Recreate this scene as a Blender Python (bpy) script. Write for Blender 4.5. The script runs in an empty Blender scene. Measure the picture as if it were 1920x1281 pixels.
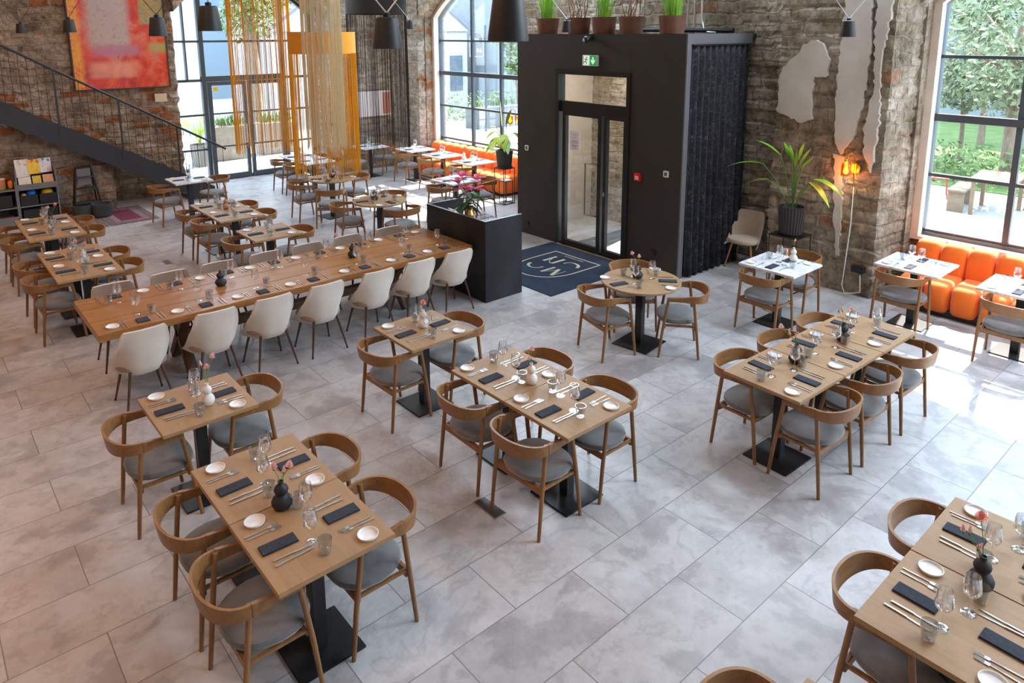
import bpy, math, random
from mathutils import Vector, Matrix, noise
# ------------------------------------------------------------------ camera, world, sun, lights, exposure
SC = bpy.context.scene
COL = SC.collection
PI = math.pi
YAW, PITCH, ROLL = 0.8574972700174798, 0.1937818732462406, -0.0026485358055884753
cam_d = bpy.data.cameras.new('camera')
cam_d.sensor_width = 36.0
cam_d.lens = 25.1974
cam_d.shift_y = -0.16473637738975005
cam_d.clip_end = 300
cam = bpy.data.objects.new('camera', cam_d)
COL.objects.link(cam)
fw = Vector((math.cos(YAW)*math.cos(PITCH), math.sin(YAW)*math.cos(PITCH), -math.sin(PITCH)))
rt = Vector((math.sin(YAW), -math.cos(YAW), 0))
up = rt.cross(fw)
rt, up = math.cos(ROLL)*rt + math.sin(ROLL)*up, -math.sin(ROLL)*rt + math.cos(ROLL)*up
cam.matrix_world = Matrix(((rt.x, up.x, -fw.x, -2.5812), (rt.y, up.y, -fw.y, -1.9557), (rt.z, up.z, -fw.z, 3.5862), (0, 0, 0, 1)))
SC.camera = cam
vs = SC.view_settings
vs.view_transform = 'Standard'
vs.look = 'None'
vs.gamma = 1.0
vs.use_curve_mapping = False
vs.exposure = 0.95
SUN_DIR = Vector((-0.56, -0.12, -0.70)).normalized()
W = bpy.data.worlds.new('sky')
SC.world = W
W.use_nodes = True
bgn = W.node_tree.nodes['Background']
bgn.inputs[0].default_value = (0.60, 0.79, 1.0, 1)
bgn.inputs[1].default_value = 5.2
sd = bpy.data.lights.new('sun', 'SUN')
sd.energy = 14.0
sd.angle = 0.009
sd.color = (1.0, 0.93, 0.82)
so = bpy.data.objects.new('sun', sd)
COL.objects.link(so)
so.rotation_euler = SUN_DIR.to_track_quat('-Z', 'Y').to_euler()
def area_light(name, loc, tgt, sx, sy, power, color, portal=False):
    d = bpy.data.lights.new(name, 'AREA')
    d.shape = 'RECTANGLE'
    d.size, d.size_y, d.energy, d.color = sx, sy, power, color
    if portal:
        d.cycles.is_portal = True
    o = bpy.data.objects.new(name, d)
    COL.objects.link(o)
    o.location = loc
    o.rotation_euler = (Vector(tgt)-Vector(loc)).to_track_quat('-Z', 'Y').to_euler()
    return o
# window portals help the sky through the openings
for y in (11.5, -0.2, -6.6):
    area_light('window_portal', (8.6, y, 2.8), (0, y, 2.8), 3.9, 4.4, 1, (1, 1, 1), True)
area_light('window_portal', (4.2, 16.4, 2.4), (4.2, 0, 2.4), 3.8, 4.9, 1, (1, 1, 1), True)
area_light('window_portal', (8.6, 5.5, 1.4), (0, 5.5, 1.4), 2.0, 2.8, 1, (1, 1, 1), True)
# the room's own warm ceiling lamps, high over the left part
for x, y in ((-3.6, 1.5), (-3.6, 6.5), (-2.2, 11.0)):
    area_light('ceiling_lamp_light', (x, y, 5.8), (x+0.6, y, 0), 1.2, 1.2, 44, (1.0, 0.50, 0.25))
# unseen cool fill lamps added high above the right-hand windows and the glass doors
for y, pw in ((-8.0, 260), (-3.2, 260), (2.6, 120), (8.0, 130)):
    area_light('added_fill_light', (7.0, y, 5.75), (1.0, y, 0.3), 2.6, 0.9, pw, (0.72, 0.85, 1.0))
area_light('added_fill_light', (4.2, 14.4, 5.9), (3.4, 9.5, 0.3), 3.4, 0.9, 140, (0.78, 0.88, 1.0))

# ------------------------------------------------------------------ helpers
def tag(o, label=None, cat=None, group=None, kind=None):
    if label: o['label'] = label
    if cat: o['category'] = cat
    if group: o['group'] = group
    if kind: o['kind'] = kind
    return o

class MB:
    """collects boxes, tubes, lathes and sheets into one mesh"""
    def __init__(s):
        s.v, s.f, s.mi, s.cur = [], [], [], 0
    def _add(s, vs, fs, M=None):
        b = len(s.v)
        s.v.extend([(M @ Vector(p))[:] if M else tuple(p) for p in vs])
        s.f.extend([tuple(b+i for i in f) for f in fs])
        s.mi.extend([s.cur]*len(fs))
        return s
    def box(s, x0, x1, y0, y1, z0, z1, M=None):
        vs = [(x, y, z) for z in (z0, z1) for y in (y0, y1) for x in (x0, x1)]
        return s._add(vs, [(0, 2, 3, 1), (4, 5, 7, 6), (0, 1, 5, 4), (2, 6, 7, 3), (0, 4, 6, 2), (1, 3, 7, 5)], M)
    def tube(s, pts, r, n=8, M=None, cap=True, flat=None):
        pts = [Vector(p) for p in pts]
        rs = r if isinstance(r, (list, tuple)) else [r]*len(pts)
        vs, fs = [], []
        prev = None
        for i, p in enumerate(pts):
            t = (pts[min(i+1, len(pts)-1)]-pts[max(i-1, 0)]).normalized()
            if prev is None:
                a = Vector((0, 0, 1)) if abs(t.z) < 0.9 else Vector((1, 0, 0))
                u = t.cross(a).normalized()
            else:
                u = (prev - t*prev.dot(t)).normalized()
            prev = u
            w = t.cross(u)
            for k in range(n):
                a = 2*PI*k/n + (PI/4 if n == 4 else 0)
                vs.append(p + (u*math.cos(a) + w*math.sin(a)*(flat or 1))*rs[i])
        m = len(pts)
        for i in range(m-1):
            for k in range(n):
                k2 = (k+1) % n
                fs.append((i*n+k, i*n+k2, (i+1)*n+k2, (i+1)*n+k))
        if cap:
            fs.append(tuple(range(n-1, -1, -1)))
            fs.append(tuple(range((m-1)*n, m*n)))
        return s._add(vs, fs, M)
    def lathe(s, prof, n=20, M=None, capb=True, capt=False):
        vs, fs = [], []
        for r, z in prof:
            for k in range(n):
                a = 2*PI*k/n
                vs.append((r*math.cos(a), r*math.sin(a), z))
        for i in range(len(prof)-1):
            for k in range(n):
                k2 = (k+1) % n
                fs.append((i*n+k, i*n+k2, (i+1)*n+k2, (i+1)*n+k))
        if capb: fs.append(tuple(range(n-1, -1, -1)))
        if capt: fs.append(tuple(range((len(prof)-1)*n, len(prof)*n)))
        return s._add(vs, fs, M)
    def ball(s, c, rx, ry=None, rz=None, n=10, m=6, M=None):
        ry = ry or rx; rz = rz or rx
        vs, fs = [], []
        for i in range(m+1):
            t = PI*i/m
            for k in range(n):
                a = 2*PI*k/n
                vs.append((c[0]+rx*math.sin(t)*math.cos(a), c[1]+ry*math.sin(t)*math.sin(a), c[2]-rz*math.cos(t)))
        for i in range(m):
            for k in range(n):
                k2 = (k+1) % n
                fs.append((i*n+k, i*n+k2, (i+1)*n+k2, (i+1)*n+k))
        return s._add(vs, fs, M)
    def prism(s, poly, z0, z1, M=None):
        n = len(poly)
        vs = [(p[0], p[1], z0) for p in poly]+[(p[0], p[1], z1) for p in poly]
        fs = [tuple(range(n-1, -1, -1)), tuple(range(n, 2*n))]+[(i, (i+1) % n, n+(i+1) % n, n+i) for i in range(n)]
        return s._add(vs, fs, M)
    def grid(s, fn, nu, nv, M=None, wrap=False):
        vs = [fn(i/nu, j/nv) for j in range(nv+1) for i in range(nu+1)]
        fs = [(j*(nu+1)+i, j*(nu+1)+i+1, (j+1)*(nu+1)+i+1, (j+1)*(nu+1)+i) for j in range(nv) for i in range(nu)]
        return s._add(vs, fs, M)
    def ring(s, outer, inner, z0, z1, M=None):
        n = len(outer)
        vs = [(p[0], p[1], z) for z in (z0, z1) for P in (outer, inner) for p in P]
        fs = []
        for i in range(n):
            j = (i+1) % n
            fs += [(i, j, n+j, n+i)[::-1], (2*n+i, 2*n+j, 3*n+j, 3*n+i), (i, j, 2*n+j, 2*n+i), (n+i, n+j, 3*n+j, 3*n+i)[::-1]]
        return s._add(vs, fs, M)
    def mesh(s, name, mats, smooth=False, bevel=0, recalc=True):
        me = bpy.data.meshes.new(name)
        me.from_pydata(s.v, [], s.f)
        for m in (mats if isinstance(mats, (list, tuple)) else [mats]):
            me.materials.append(m)
        if any(s.mi): me.polygons.foreach_set('material_index', s.mi)
        import bmesh
        if recalc or bevel:
            b = bmesh.new(); b.from_mesh(me)
            bmesh.ops.remove_doubles(b, verts=b.verts, dist=1e-5)
            if recalc: bmesh.ops.recalc_face_normals(b, faces=b.faces)
            if bevel:
                bmesh.ops.bevel(b, geom=[e for e in b.edges if e.calc_face_angle(0) > 0.6], offset=bevel, segments=2, affect='EDGES', clamp_overlap=True)
            b.to_mesh(me); b.free()
        if smooth:
            me.polygons.foreach_set('use_smooth', [True]*len(me.polygons))
            try: me.set_sharp_from_angle(angle=0.7)
            except Exception: pass
        me.update()
        return me
    def build(s, name, mats, parent=None, smooth=False, bevel=0, recalc=True):
        return link(name, s.mesh(name, mats, smooth, bevel, recalc), parent)

def link(name, me, parent=None):
    o = bpy.data.objects.new(name, me)
    COL.objects.link(o)
    if parent: o.parent = parent
    return o
def empty(name, loc=(0, 0, 0), rz=0, label=None, cat=None, group=None, kind=None):
    o = bpy.data.objects.new(name, None)
    COL.objects.link(o)
    o.location = loc
    o.rotation_euler = (0, 0, rz)
    o.empty_display_size = 0.1
    return tag(o, label, cat, group, kind)
def place(proto, name, loc, rz, label, cat, group=None):
    """proto: a mesh (thing of one mesh) or a list of (part, mesh[, [(sub, mesh)]])"""
    if not isinstance(proto, list):
        o = link(name, proto)
        o.location = loc; o.rotation_euler = (0, 0, rz)
        return tag(o, label, cat, group)
    r = empty(name, loc, rz, label, cat, group)
    for p in proto:
        c = link(p[0], p[1], r)
        for q in (p[2] if len(p) > 2 else ()):
            link(q[0], q[1], c)
    return r
T = Matrix.Translation
def RZ(a): return Matrix.Rotation(a, 4, 'Z')
def RX(a): return Matrix.Rotation(a, 4, 'X')
def RY(a): return Matrix.Rotation(a, 4, 'Y')

# ------------------------------------------------------------------ materials
class NT:
    def __init__(s, m):
        s.t = m.node_tree; s.n = s.t.nodes; s.l = s.t.links
        s.b = s.n['Principled BSDF']
    def node(s, typ, **kw):
        n = s.n.new(typ)
        for k, v in kw.items():
            if k.startswith('i_'): n.inputs[k[2:].replace('_', ' ')].default_value = v
            else: setattr(n, k, v)
        return n
    def link(s, a, b): s.l.new(a, b)
    def coords(s, kind='Object', scale=(1, 1, 1), loc=(0, 0, 0), rot=(0, 0, 0)):
        tc = s.node('ShaderNodeTexCoord'); mp = s.node('ShaderNodeMapping')
        mp.inputs['Scale'].default_value = scale; mp.inputs['Location'].default_value = loc; mp.inputs['Rotation'].default_value = rot
        s.link(tc.outputs[kind], mp.inputs['Vector'])
        return mp.outputs[0]
    def noise(s, vec, scale, detail=4, rough=0.55, dist=0):
        n = s.node('ShaderNodeTexNoise', i_Scale=scale, i_Detail=detail, i_Roughness=rough, i_Distortion=dist)
        s.link(vec, n.inputs['Vector']); return n
    def ramp(s, fac, stops):
        r = s.node('ShaderNodeValToRGB'); e = r.color_ramp.elements
        while len(e) < len(stops): e.new(0.5)
        for x, (p, c) in zip(e, stops):
            x.position = p; x.color = (*c, 1) if len(c) == 3 else c
        s.link(fac, r.inputs[0]); return r.outputs[0]
    def mix(s, fac, a, b, mode='MIX'):
        m = s.node('ShaderNodeMix', data_type='RGBA', blend_type=mode)
        for k, v in ((0, fac), (6, a), (7, b)):
            if hasattr(v, 'is_output') or isinstance(v, bpy.types.NodeSocket): s.link(v, m.inputs[k])
            elif k: m.inputs[k].default_value = (*v, 1) if len(v) == 3 else v
            else: m.inputs[k].default_value = v
        return m.outputs[2]
    def bump(s, h, strength=0.3, dist=0.01):
        b = s.node('ShaderNodeBump', i_Strength=strength, i_Distance=dist)
        s.link(h, b.inputs['Height']); s.link(b.outputs[0], s.b.inputs['Normal'])
def mat(name, col, rough=0.5, metal=0, spec=0.5, **kw):
    m = bpy.data.materials.new(name); m.use_nodes = True
    b = m.node_tree.nodes['Principled BSDF']
    b.inputs['Base Color'].default_value = (*col, 1)
    b.inputs['Roughness'].default_value = rough
    b.inputs['Metallic'].default_value = metal
    b.inputs['Specular IOR Level'].default_value = spec
    for k, v in kw.items(): b.inputs[k.replace('_', ' ')].default_value = v
    return m
def noisy(name, c1, c2, scale, rough=0.6, bump=0, bscale=None, stretch=(1, 1, 1), metal=0, kind='Object', detail=4, lo=0.35, hi=0.65, **kw):
    m = mat(name, c1, rough, metal, **kw); t = NT(m)
    v = t.coords(kind, stretch)
    n = t.noise(v, scale, detail)
    t.link(t.ramp(n.outputs[0], [(lo, c1), (hi, c2)]), t.b.inputs['Base Color'])
    if bump:
        n2 = t.noise(v, bscale or scale*4, 3); t.bump(n2.outputs[0], bump, 0.01)
    return m
def glow(name, col, strength):
    return mat(name, col, 0.5, Emission_Color=(*col, 1), Emission_Strength=strength)
def clear(name, tint, gloss=0.04, edge=0.35):
    """thin glass: see-through with a fresnel-like sheen"""
    m = bpy.data.materials.new(name); m.use_nodes = True
    nt = m.node_tree; nt.nodes.clear()
    out = nt.nodes.new('ShaderNodeOutputMaterial'); mx = nt.nodes.new('ShaderNodeMixShader')
    tr = nt.nodes.new('ShaderNodeBsdfTransparent'); gl = nt.nodes.new('ShaderNodeBsdfGlossy'); lw = nt.nodes.new('ShaderNodeLayerWeight')
    mr = nt.nodes.new('ShaderNodeMapRange')
    tr.inputs[0].default_value = (*tint, 1); gl.inputs[0].default_value = (1, 1, 1, 1); gl.inputs['Roughness'].default_value = 0.03
    lw.inputs[0].default_value = 0.45
    mr.inputs['To Min'].default_value = gloss; mr.inputs['To Max'].default_value = edge
    nt.links.new(lw.outputs['Facing'], mr.inputs['Value']); nt.links.new(mr.outputs[0], mx.inputs[0])
    nt.links.new(tr.outputs[0], mx.inputs[1]); nt.links.new(gl.outputs[0], mx.inputs[2]); nt.links.new(mx.outputs[0], out.inputs[0])
    return m
def wood(name, c1, c2, axis=0, rough=0.45, sc=1.0):
    m = mat(name, c1, rough); t = NT(m)
    st = [14*sc, 14*sc, 14*sc]; st[axis] = 1.2*sc
    v = t.coords('Object', st)
    n = t.noise(v, 2.2, 5, 0.6, 0.6); n2 = t.noise(v, 9, 3, 0.6)
    f = t.mix(0.4, n.outputs[0], n2.outputs[0])
    t.link(t.ramp(f, [(0.36, c1), (0.64, c2)]), t.b.inputs['Base Color'])
    t.bump(n2.outputs[0], 0.08, 0.004)
    return m

M_OAK = wood('oak_chair', (0.31, 0.145, 0.048), (0.19, 0.085, 0.027), 2, 0.42)
M_OAKB = wood('oak_bent', (0.33, 0.155, 0.048), (0.205, 0.092, 0.028), 0, 0.4)
M_TOP = wood('oak_tabletop', (0.385, 0.235, 0.112), (0.32, 0.188, 0.086), 1, 0.5, 0.7)
M_SLAB = wood('slab_wood', (0.43, 0.205, 0.07), (0.26, 0.11, 0.034), 0, 0.3, 0.6)
M_SLABD = wood('slab_leg_wood', (0.13, 0.06, 0.022), (0.07, 0.03, 0.012), 2, 0.45)
M_GREY = noisy('grey_velvet', (0.105, 0.10, 0.10), (0.17, 0.168, 0.172), 5, 0.85, 0.12, 220, Sheen_Weight=0.5)
M_BEIGE = noisy('beige_velvet', (0.58, 0.51, 0.43), (0.64, 0.57, 0.49), 5, 0.85, 0.08, 240, Sheen_Weight=0.3)
M_TAN = noisy('tan_velvet', (0.45, 0.36, 0.26), (0.52, 0.42, 0.31), 5, 0.85, 0.08, 240, Sheen_Weight=0.3)
M_DKSEAT = noisy('brown_velvet', (0.23, 0.155, 0.11), (0.29, 0.20, 0.145), 5, 0.85, 0.08, 240, Sheen_Weight=0.3)
M_BRLEG = mat('bronze_leg', (0.12, 0.065, 0.045), 0.35, 0.6)
M_TANLEG = wood('light_wood_leg', (0.50, 0.27, 0.13), (0.40, 0.2, 0.09), 2)
M_ORANGE = noisy('orange_velvet', (0.88, 0.155, 0.008), (0.95, 0.20, 0.015), 4, 0.8, 0.08, 250, Sheen_Weight=0.25)
M_BLKMET = noisy('black_metal', (0.012, 0.012, 0.013), (0.018, 0.018, 0.02), 30, 0.38)
M_IRON = mat('dark_iron', (0.02, 0.02, 0.022), 0.45, 0.4)
M_FRAME = mat('window_grey', (0.06, 0.075, 0.09), 0.45)
M_MARBLE = None
def marble():
    m = mat('white_marble', (0.8, 0.8, 0.8), 0.18); t = NT(m)
    v = t.coords('Object'); n = t.noise(v, 5, 8, 0.62, 1.6)
    t.link(t.ramp(n.outputs[0], [(0.40, (0.80, 0.81, 0.82)), (0.495, (0.74, 0.75, 0.77)), (0.515, (0.42, 0.44, 0.48)), (0.535, (0.76, 0.77, 0.79)), (0.7, (0.83, 0.84, 0.85))]), t.b.inputs['Base Color'])
    return m
M_MARBLE = marble()
M_PLATE = mat('white_porcelain', (0.82, 0.81, 0.79), 0.25)
M_NAP = noisy('navy_linen', (0.022, 0.028, 0.042), (0.034, 0.042, 0.06), 60, 0.9, 0.2, 300)
M_STEEL = mat('steel_cutlery', (0.56, 0.54, 0.52), 0.36, 1.0)
M_GLASS = clear('clear_glass', (0.97, 0.98, 0.99), 0.05, 0.75)
M_SMOKE = clear('smoked_glass', (0.80, 0.83, 0.85), 0.06, 0.7)
M_PANE = clear('window_glass', (0.96, 0.98, 0.99), 0.02, 0.35)
M_BLKV = noisy('black_stoneware', (0.012, 0.013, 0.016), (0.022, 0.023, 0.027), 20, 0.6)
M_WHV = noisy('white_stoneware', (0.74, 0.70, 0.64), (0.8, 0.76, 0.7), 20, 0.6)
M_TERRA = noisy('brown_stoneware', (0.36, 0.19, 0.11), (0.42, 0.23, 0.14), 20, 0.6)
M_STEM = mat('green_stem', (0.10, 0.22, 0.04), 0.6)
M_TWIG = mat('brown_twig', (0.12, 0.06, 0.03), 0.7)
M_PINK = noisy('pink_petals', (0.88, 0.50, 0.47), (0.94, 0.66, 0.62), 30, 0.7)
M_CORAL = noisy('coral_petals', (0.86, 0.34, 0.27), (0.92, 0.48, 0.40), 30, 0.7)
M_WHT = mat('white_plastic', (0.8, 0.8, 0.78), 0.4)
M_CREAM = noisy('cream_plaster', (0.72, 0.62, 0.52), (0.78, 0.70, 0.60), 4, 0.85)
M_RED = mat('red_plastic', (0.75, 0.02, 0.015), 0.4)
M_GREENL = glow('exit_green', (0.0, 0.36, 0.08), 0.25)
M_WHL = glow('exit_white', (0.80, 1.0, 0.85), 0.25)
M_BRASS = mat('brass', (0.75, 0.48, 0.14), 0.22, 1.0)
M_GOLD = mat('gold_glaze', (0.72, 0.46, 0.16), 0.25, 0.9)
M_BULB = glow('bulb_filament', (1.0, 0.62, 0.22), 22)
M_AMBG = clear('amber_glass', (1.0, 0.62, 0.16), 0.06, 0.5)
M_AMBER = noisy('amber_thread', (0.80, 0.40, 0.015), (0.9, 0.50, 0.04), 3, 0.6, Transmission_Weight=0.0)
M_ORBAND = mat('orange_fabric_band', (0.85, 0.36, 0.02), 0.7)
M_CREAMT = mat('cream_thread', (0.80, 0.68, 0.44), 0.6)
M_BLKT = mat('black_thread', (0.02, 0.016, 0.013), 0.6)
M_BLKBAND = mat('black_fabric_band', (0.012, 0.009, 0.008), 0.8)
M_LEAF = noisy('green_leaf', (0.10, 0.28, 0.02), (0.22, 0.42, 0.03), 4, 0.4)
M_LEAFD = noisy('dark_leaf', (0.03, 0.10, 0.02), (0.05, 0.16, 0.03), 4, 0.4)
M_LEAFY = noisy('yellow_green_leaf', (0.30, 0.48, 0.03), (0.45, 0.55, 0.05), 3, 0.4)
M_GRASS = noisy('grass_blade', (0.16, 0.42, 0.02), (0.33, 0.60, 0.06), 8, 0.5)
M_LILY = noisy('magenta_petal', (0.55, 0.01, 0.09), (0.75, 0.05, 0.2), 10, 0.5)
M_POTB = noisy('brown_pot', (0.16, 0.07, 0.045), (0.21, 0.095, 0.06), 10, 0.45)
M_SOIL = mat('soil', (0.03, 0.02, 0.012), 0.95)
M_POTG = mat('dark_grey_pot', (0.07, 0.068, 0.066), 0.6)
M_CHROME = mat('galvanised_pipe', (0.6, 0.6, 0.6), 0.3, 1.0)
M_PAPER = mat('white_paper', (0.80, 0.82, 0.86), 0.7)
M_INK = mat('blue_grey_ink', (0.25, 0.32, 0.42), 0.7)
M_GREYW = mat('grey_laminate', (0.17, 0.175, 0.185), 0.55)
M_DKGW = mat('dark_grey_paint', (0.05, 0.05, 0.055), 0.55)
M_FELT = noisy('grey_felt', (0.05, 0.055, 0.06), (0.07, 0.075, 0.08), 60, 0.95)
# ------------------------------------------------------------------ surfaces of the room
def floor_mat():
    m = mat('stone_tiles', (0.5, 0.5, 0.5), 0.36); t = NT(m)
    v = t.coords('Object', loc=(0.5, 0, 0))
    br = t.node('ShaderNodeTexBrick', offset=0.5, offset_frequency=2)
    for k, x in (('Scale', 1.0), ('Mortar Size', 0.0035), ('Mortar Smooth', 0.1), ('Brick Width', 1.0), ('Row Height', 0.5), ('Bias', 0.0)):
        br.inputs[k].default_value = x
    br.inputs['Color1'].default_value = (0, 0, 0, 1); br.inputs['Color2'].default_value = (1, 1, 1, 1)
    t.link(v, br.inputs['Vector'])
    sc = t.node('ShaderNodeVectorMath', operation='MULTIPLY'); sc.inputs[1].default_value = (0, 0, 37)
    t.link(br.outputs['Color'], sc.inputs[0])
    ad = t.node('ShaderNodeVectorMath', operation='ADD'); t.link(v, ad.inputs[0]); t.link(sc.outputs[0], ad.inputs[1])
    rn = ad.outputs[0]
    n1 = t.noise(rn, 1.7, 9, 0.60, 0.25)
    n2 = t.noise(rn, 8.0, 8, 0.75, 0.2)
    n4 = t.noise(rn, 0.8, 6, 0.62, 0.2)
    base = t.ramp(n1.outputs[0], [(0.30, (0.355, 0.345, 0.352)), (0.42, (0.425, 0.418, 0.428)), (0.455, (0.52, 0.517, 0.525)), (0.54, (0.545, 0.543, 0.55)), (0.575, (0.455, 0.445, 0.45)), (0.60, (0.53, 0.527, 0.53)), (0.72, (0.575, 0.575, 0.58))])
    big = t.ramp(n4.outputs[0], [(0.42, (0.88, 0.87, 0.87)), (0.47, (1.0, 1.0, 1.0)), (0.60, (1.04, 1.04, 1.04))])
    base = t.mix(1.0, base, big, 'MULTIPLY')
    fine = t.ramp(n2.outputs[0], [(0.35, (0.80, 0.79, 0.78)), (0.62, (1, 1, 1))])
    c = t.mix(0.8, base, fine, 'MULTIPLY')
    tint = t.ramp(br.outputs['Color'], [(0.0, (0.93, 0.92, 0.91)), (1.0, (1.03, 1.03, 1.03))])
    c = t.mix(1.0, c, tint, 'MULTIPLY')
    c = t.mix(br.outputs['Fac'], c, (0.20, 0.19, 0.185))
    t.link(c, t.b.inputs['Base Color'])
    r = t.ramp(n2.outputs[0], [(0.3, (0.30,)*3), (0.7, (0.42,)*3)]); t.link(r, t.b.inputs['Roughness'])
    iv = t.node('ShaderNodeMath', operation='SUBTRACT'); iv.inputs[0].default_value = 1.0
    t.link(br.outputs['Fac'], iv.inputs[1]); t.bump(iv.outputs[0], 0.25, 0.003)
    return m
def stone_mat(name, dark, mid, light, mortar, red, redamt, bw=0.42, bh=0.19):
    m = mat(name, mid, 0.92, 0, 0.2); t = NT(m)
    v = t.coords('Object')
    sp = t.node('ShaderNodeSeparateXYZ'); t.link(v, sp.inputs[0])
    s = t.node('ShaderNodeMath', operation='SUBTRACT'); t.link(sp.outputs[0], s.inputs[0]); t.link(sp.outputs[1], s.inputs[1])
    cb = t.node('ShaderNodeCombineXYZ'); t.link(s.outputs[0], cb.inputs[0]); t.link(sp.outputs[2], cb.inputs[1])
    nd = t.noise(v, 2.5, 3); sub = t.node('ShaderNodeVectorMath', operation='SCALE'); sub.inputs['Scale'].default_value = 0.22
    t.link(nd.outputs['Color'], sub.inputs[0])
    ad = t.node('ShaderNodeVectorMath', operation='ADD'); t.link(cb.outputs[0], ad.inputs[0]); t.link(sub.outputs[0], ad.inputs[1])
    br = t.node('ShaderNodeTexBrick', offset=0.5)
    for k, x in (('Scale', 1.0), ('Mortar Size', 0.022), ('Mortar Smooth', 0.6), ('Brick Width', bw), ('Row Height', bh)):
        br.inputs[k].default_value = x
    br.inputs['Color1'].default_value = (0, 0, 0, 1); br.inputs['Color2'].default_value = (1, 1, 1, 1)
    t.link(ad.outputs[0], br.inputs['Vector'])
    n1 = t.noise(v, 1.6, 6, 0.65); n2 = t.noise(v, 11, 8, 0.72); n3 = t.noise(v, 0.9, 4, 0.6)
    c = t.ramp(n1.outputs[0], [(0.34, dark), (0.5, mid), (0.64, light)])
    per = t.ramp(br.outputs['Color'], [(0.0, (0.70, 0.68, 0.66)), (0.5, (1, 1, 1)), (1.0, (1.2, 1.16, 1.10))])
    c = t.mix(0.6, c, per, 'MULTIPLY')
    if redamt:
        rm = t.ramp(br.outputs['Color'], [(1-redamt, (0, 0, 0)), (1-redamt+0.06, (1, 1, 1))])
        c = t.mix(rm, c, red)
    mf = t.node('ShaderNodeMath', operation='MULTIPLY'); t.link(br.outputs['Fac'], mf.inputs[0]); mf.inputs[1].default_value = 0.45
    c = t.mix(mf.outputs[0], c, mortar)
    lim = t.ramp(n3.outputs[0], [(0.56, (0, 0, 0)), (0.70, (0.55,)*3)]); c = t.mix(lim, c, light)
    gr = t.ramp(n2.outputs[0], [(0.33, (0.35, 0.33, 0.31)), (0.5, (0.95, 0.95, 0.95)), (0.68, (1.2, 1.18, 1.14))])
    c = t.mix(0.85, c, gr, 'MULTIPLY')
    t.link(c, t.b.inputs['Base Color'])
    hs = t.mix(0.5, n2.outputs[0], br.outputs['Fac'], 'SUBTRACT'); t.bump(hs, 0.9, 0.04)
    return m
M_FLOOR = floor_mat()
M_STONE = stone_mat('lime_stone_wall', (0.20, 0.16, 0.11), (0.36, 0.30, 0.22), (0.55, 0.49, 0.40), (0.40, 0.34, 0.25), (0.32, 0.12, 0.05), 0.05)
M_BRICK = stone_mat('mixed_brick_wall', (0.19, 0.135, 0.095), (0.38, 0.285, 0.205), (0.56, 0.47, 0.38), (0.40, 0.32, 0.25), (0.36, 0.14, 0.055), 0.22, 0.36, 0.15)
M_STONE2 = stone_mat('grey_brick_wall', (0.26, 0.22, 0.17), (0.42, 0.37, 0.30), (0.58, 0.53, 0.46), (0.50, 0.45, 0.38), (0.36, 0.16, 0.08), 0.05, 0.36, 0.16)
M_PLASTER = noisy('worn_white_plaster', (0.50, 0.455, 0.385), (0.64, 0.60, 0.53), 1.6, 0.85, 0.15, 30, detail=8)
M_CEIL = mat('white_ceiling', (0.72, 0.72, 0.71), 0.9)
M_WARMW = noisy('warm_side_wall', (0.30, 0.20, 0.13), (0.40, 0.28, 0.19), 2, 0.9)
M_VEST = noisy('black_box_paint', (0.040, 0.036, 0.033), (0.047, 0.043, 0.039), 3, 0.6, spec=0.3)
M_VGREY = mat('grey_box_edge', (0.13, 0.13, 0.14), 0.5)
M_VIN = noisy('grey_beige_plaster', (0.50, 0.45, 0.39), (0.56, 0.51, 0.45), 2, 0.8)
M_MAT = noisy('navy_mat', (0.010, 0.022, 0.048), (0.016, 0.034, 0.070), 2.5, 0.95, 0.3, 400)
M_MATC = mat('mat_cream', (0.58, 0.56, 0.46), 0.95)

def struct(o): return tag(o, kind='structure')
struct(MB().box(-8, 8.4, -12, 16.1, -0.2, 0).build('floor', M_FLOOR))
struct(MB().box(-8.2, 8.6, -12.2, 16.2, 6.4, 6.6).build('ceiling', M_CEIL))
struct(MB().box(-8.3, -8, -12, 16.2, 0, 6.4).build('wall_left', M_WARMW))
struct(MB().box(-8.3, 8.4, -12.3, -12, 0, 6.4).build('wall_front', M_WARMW))

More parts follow.
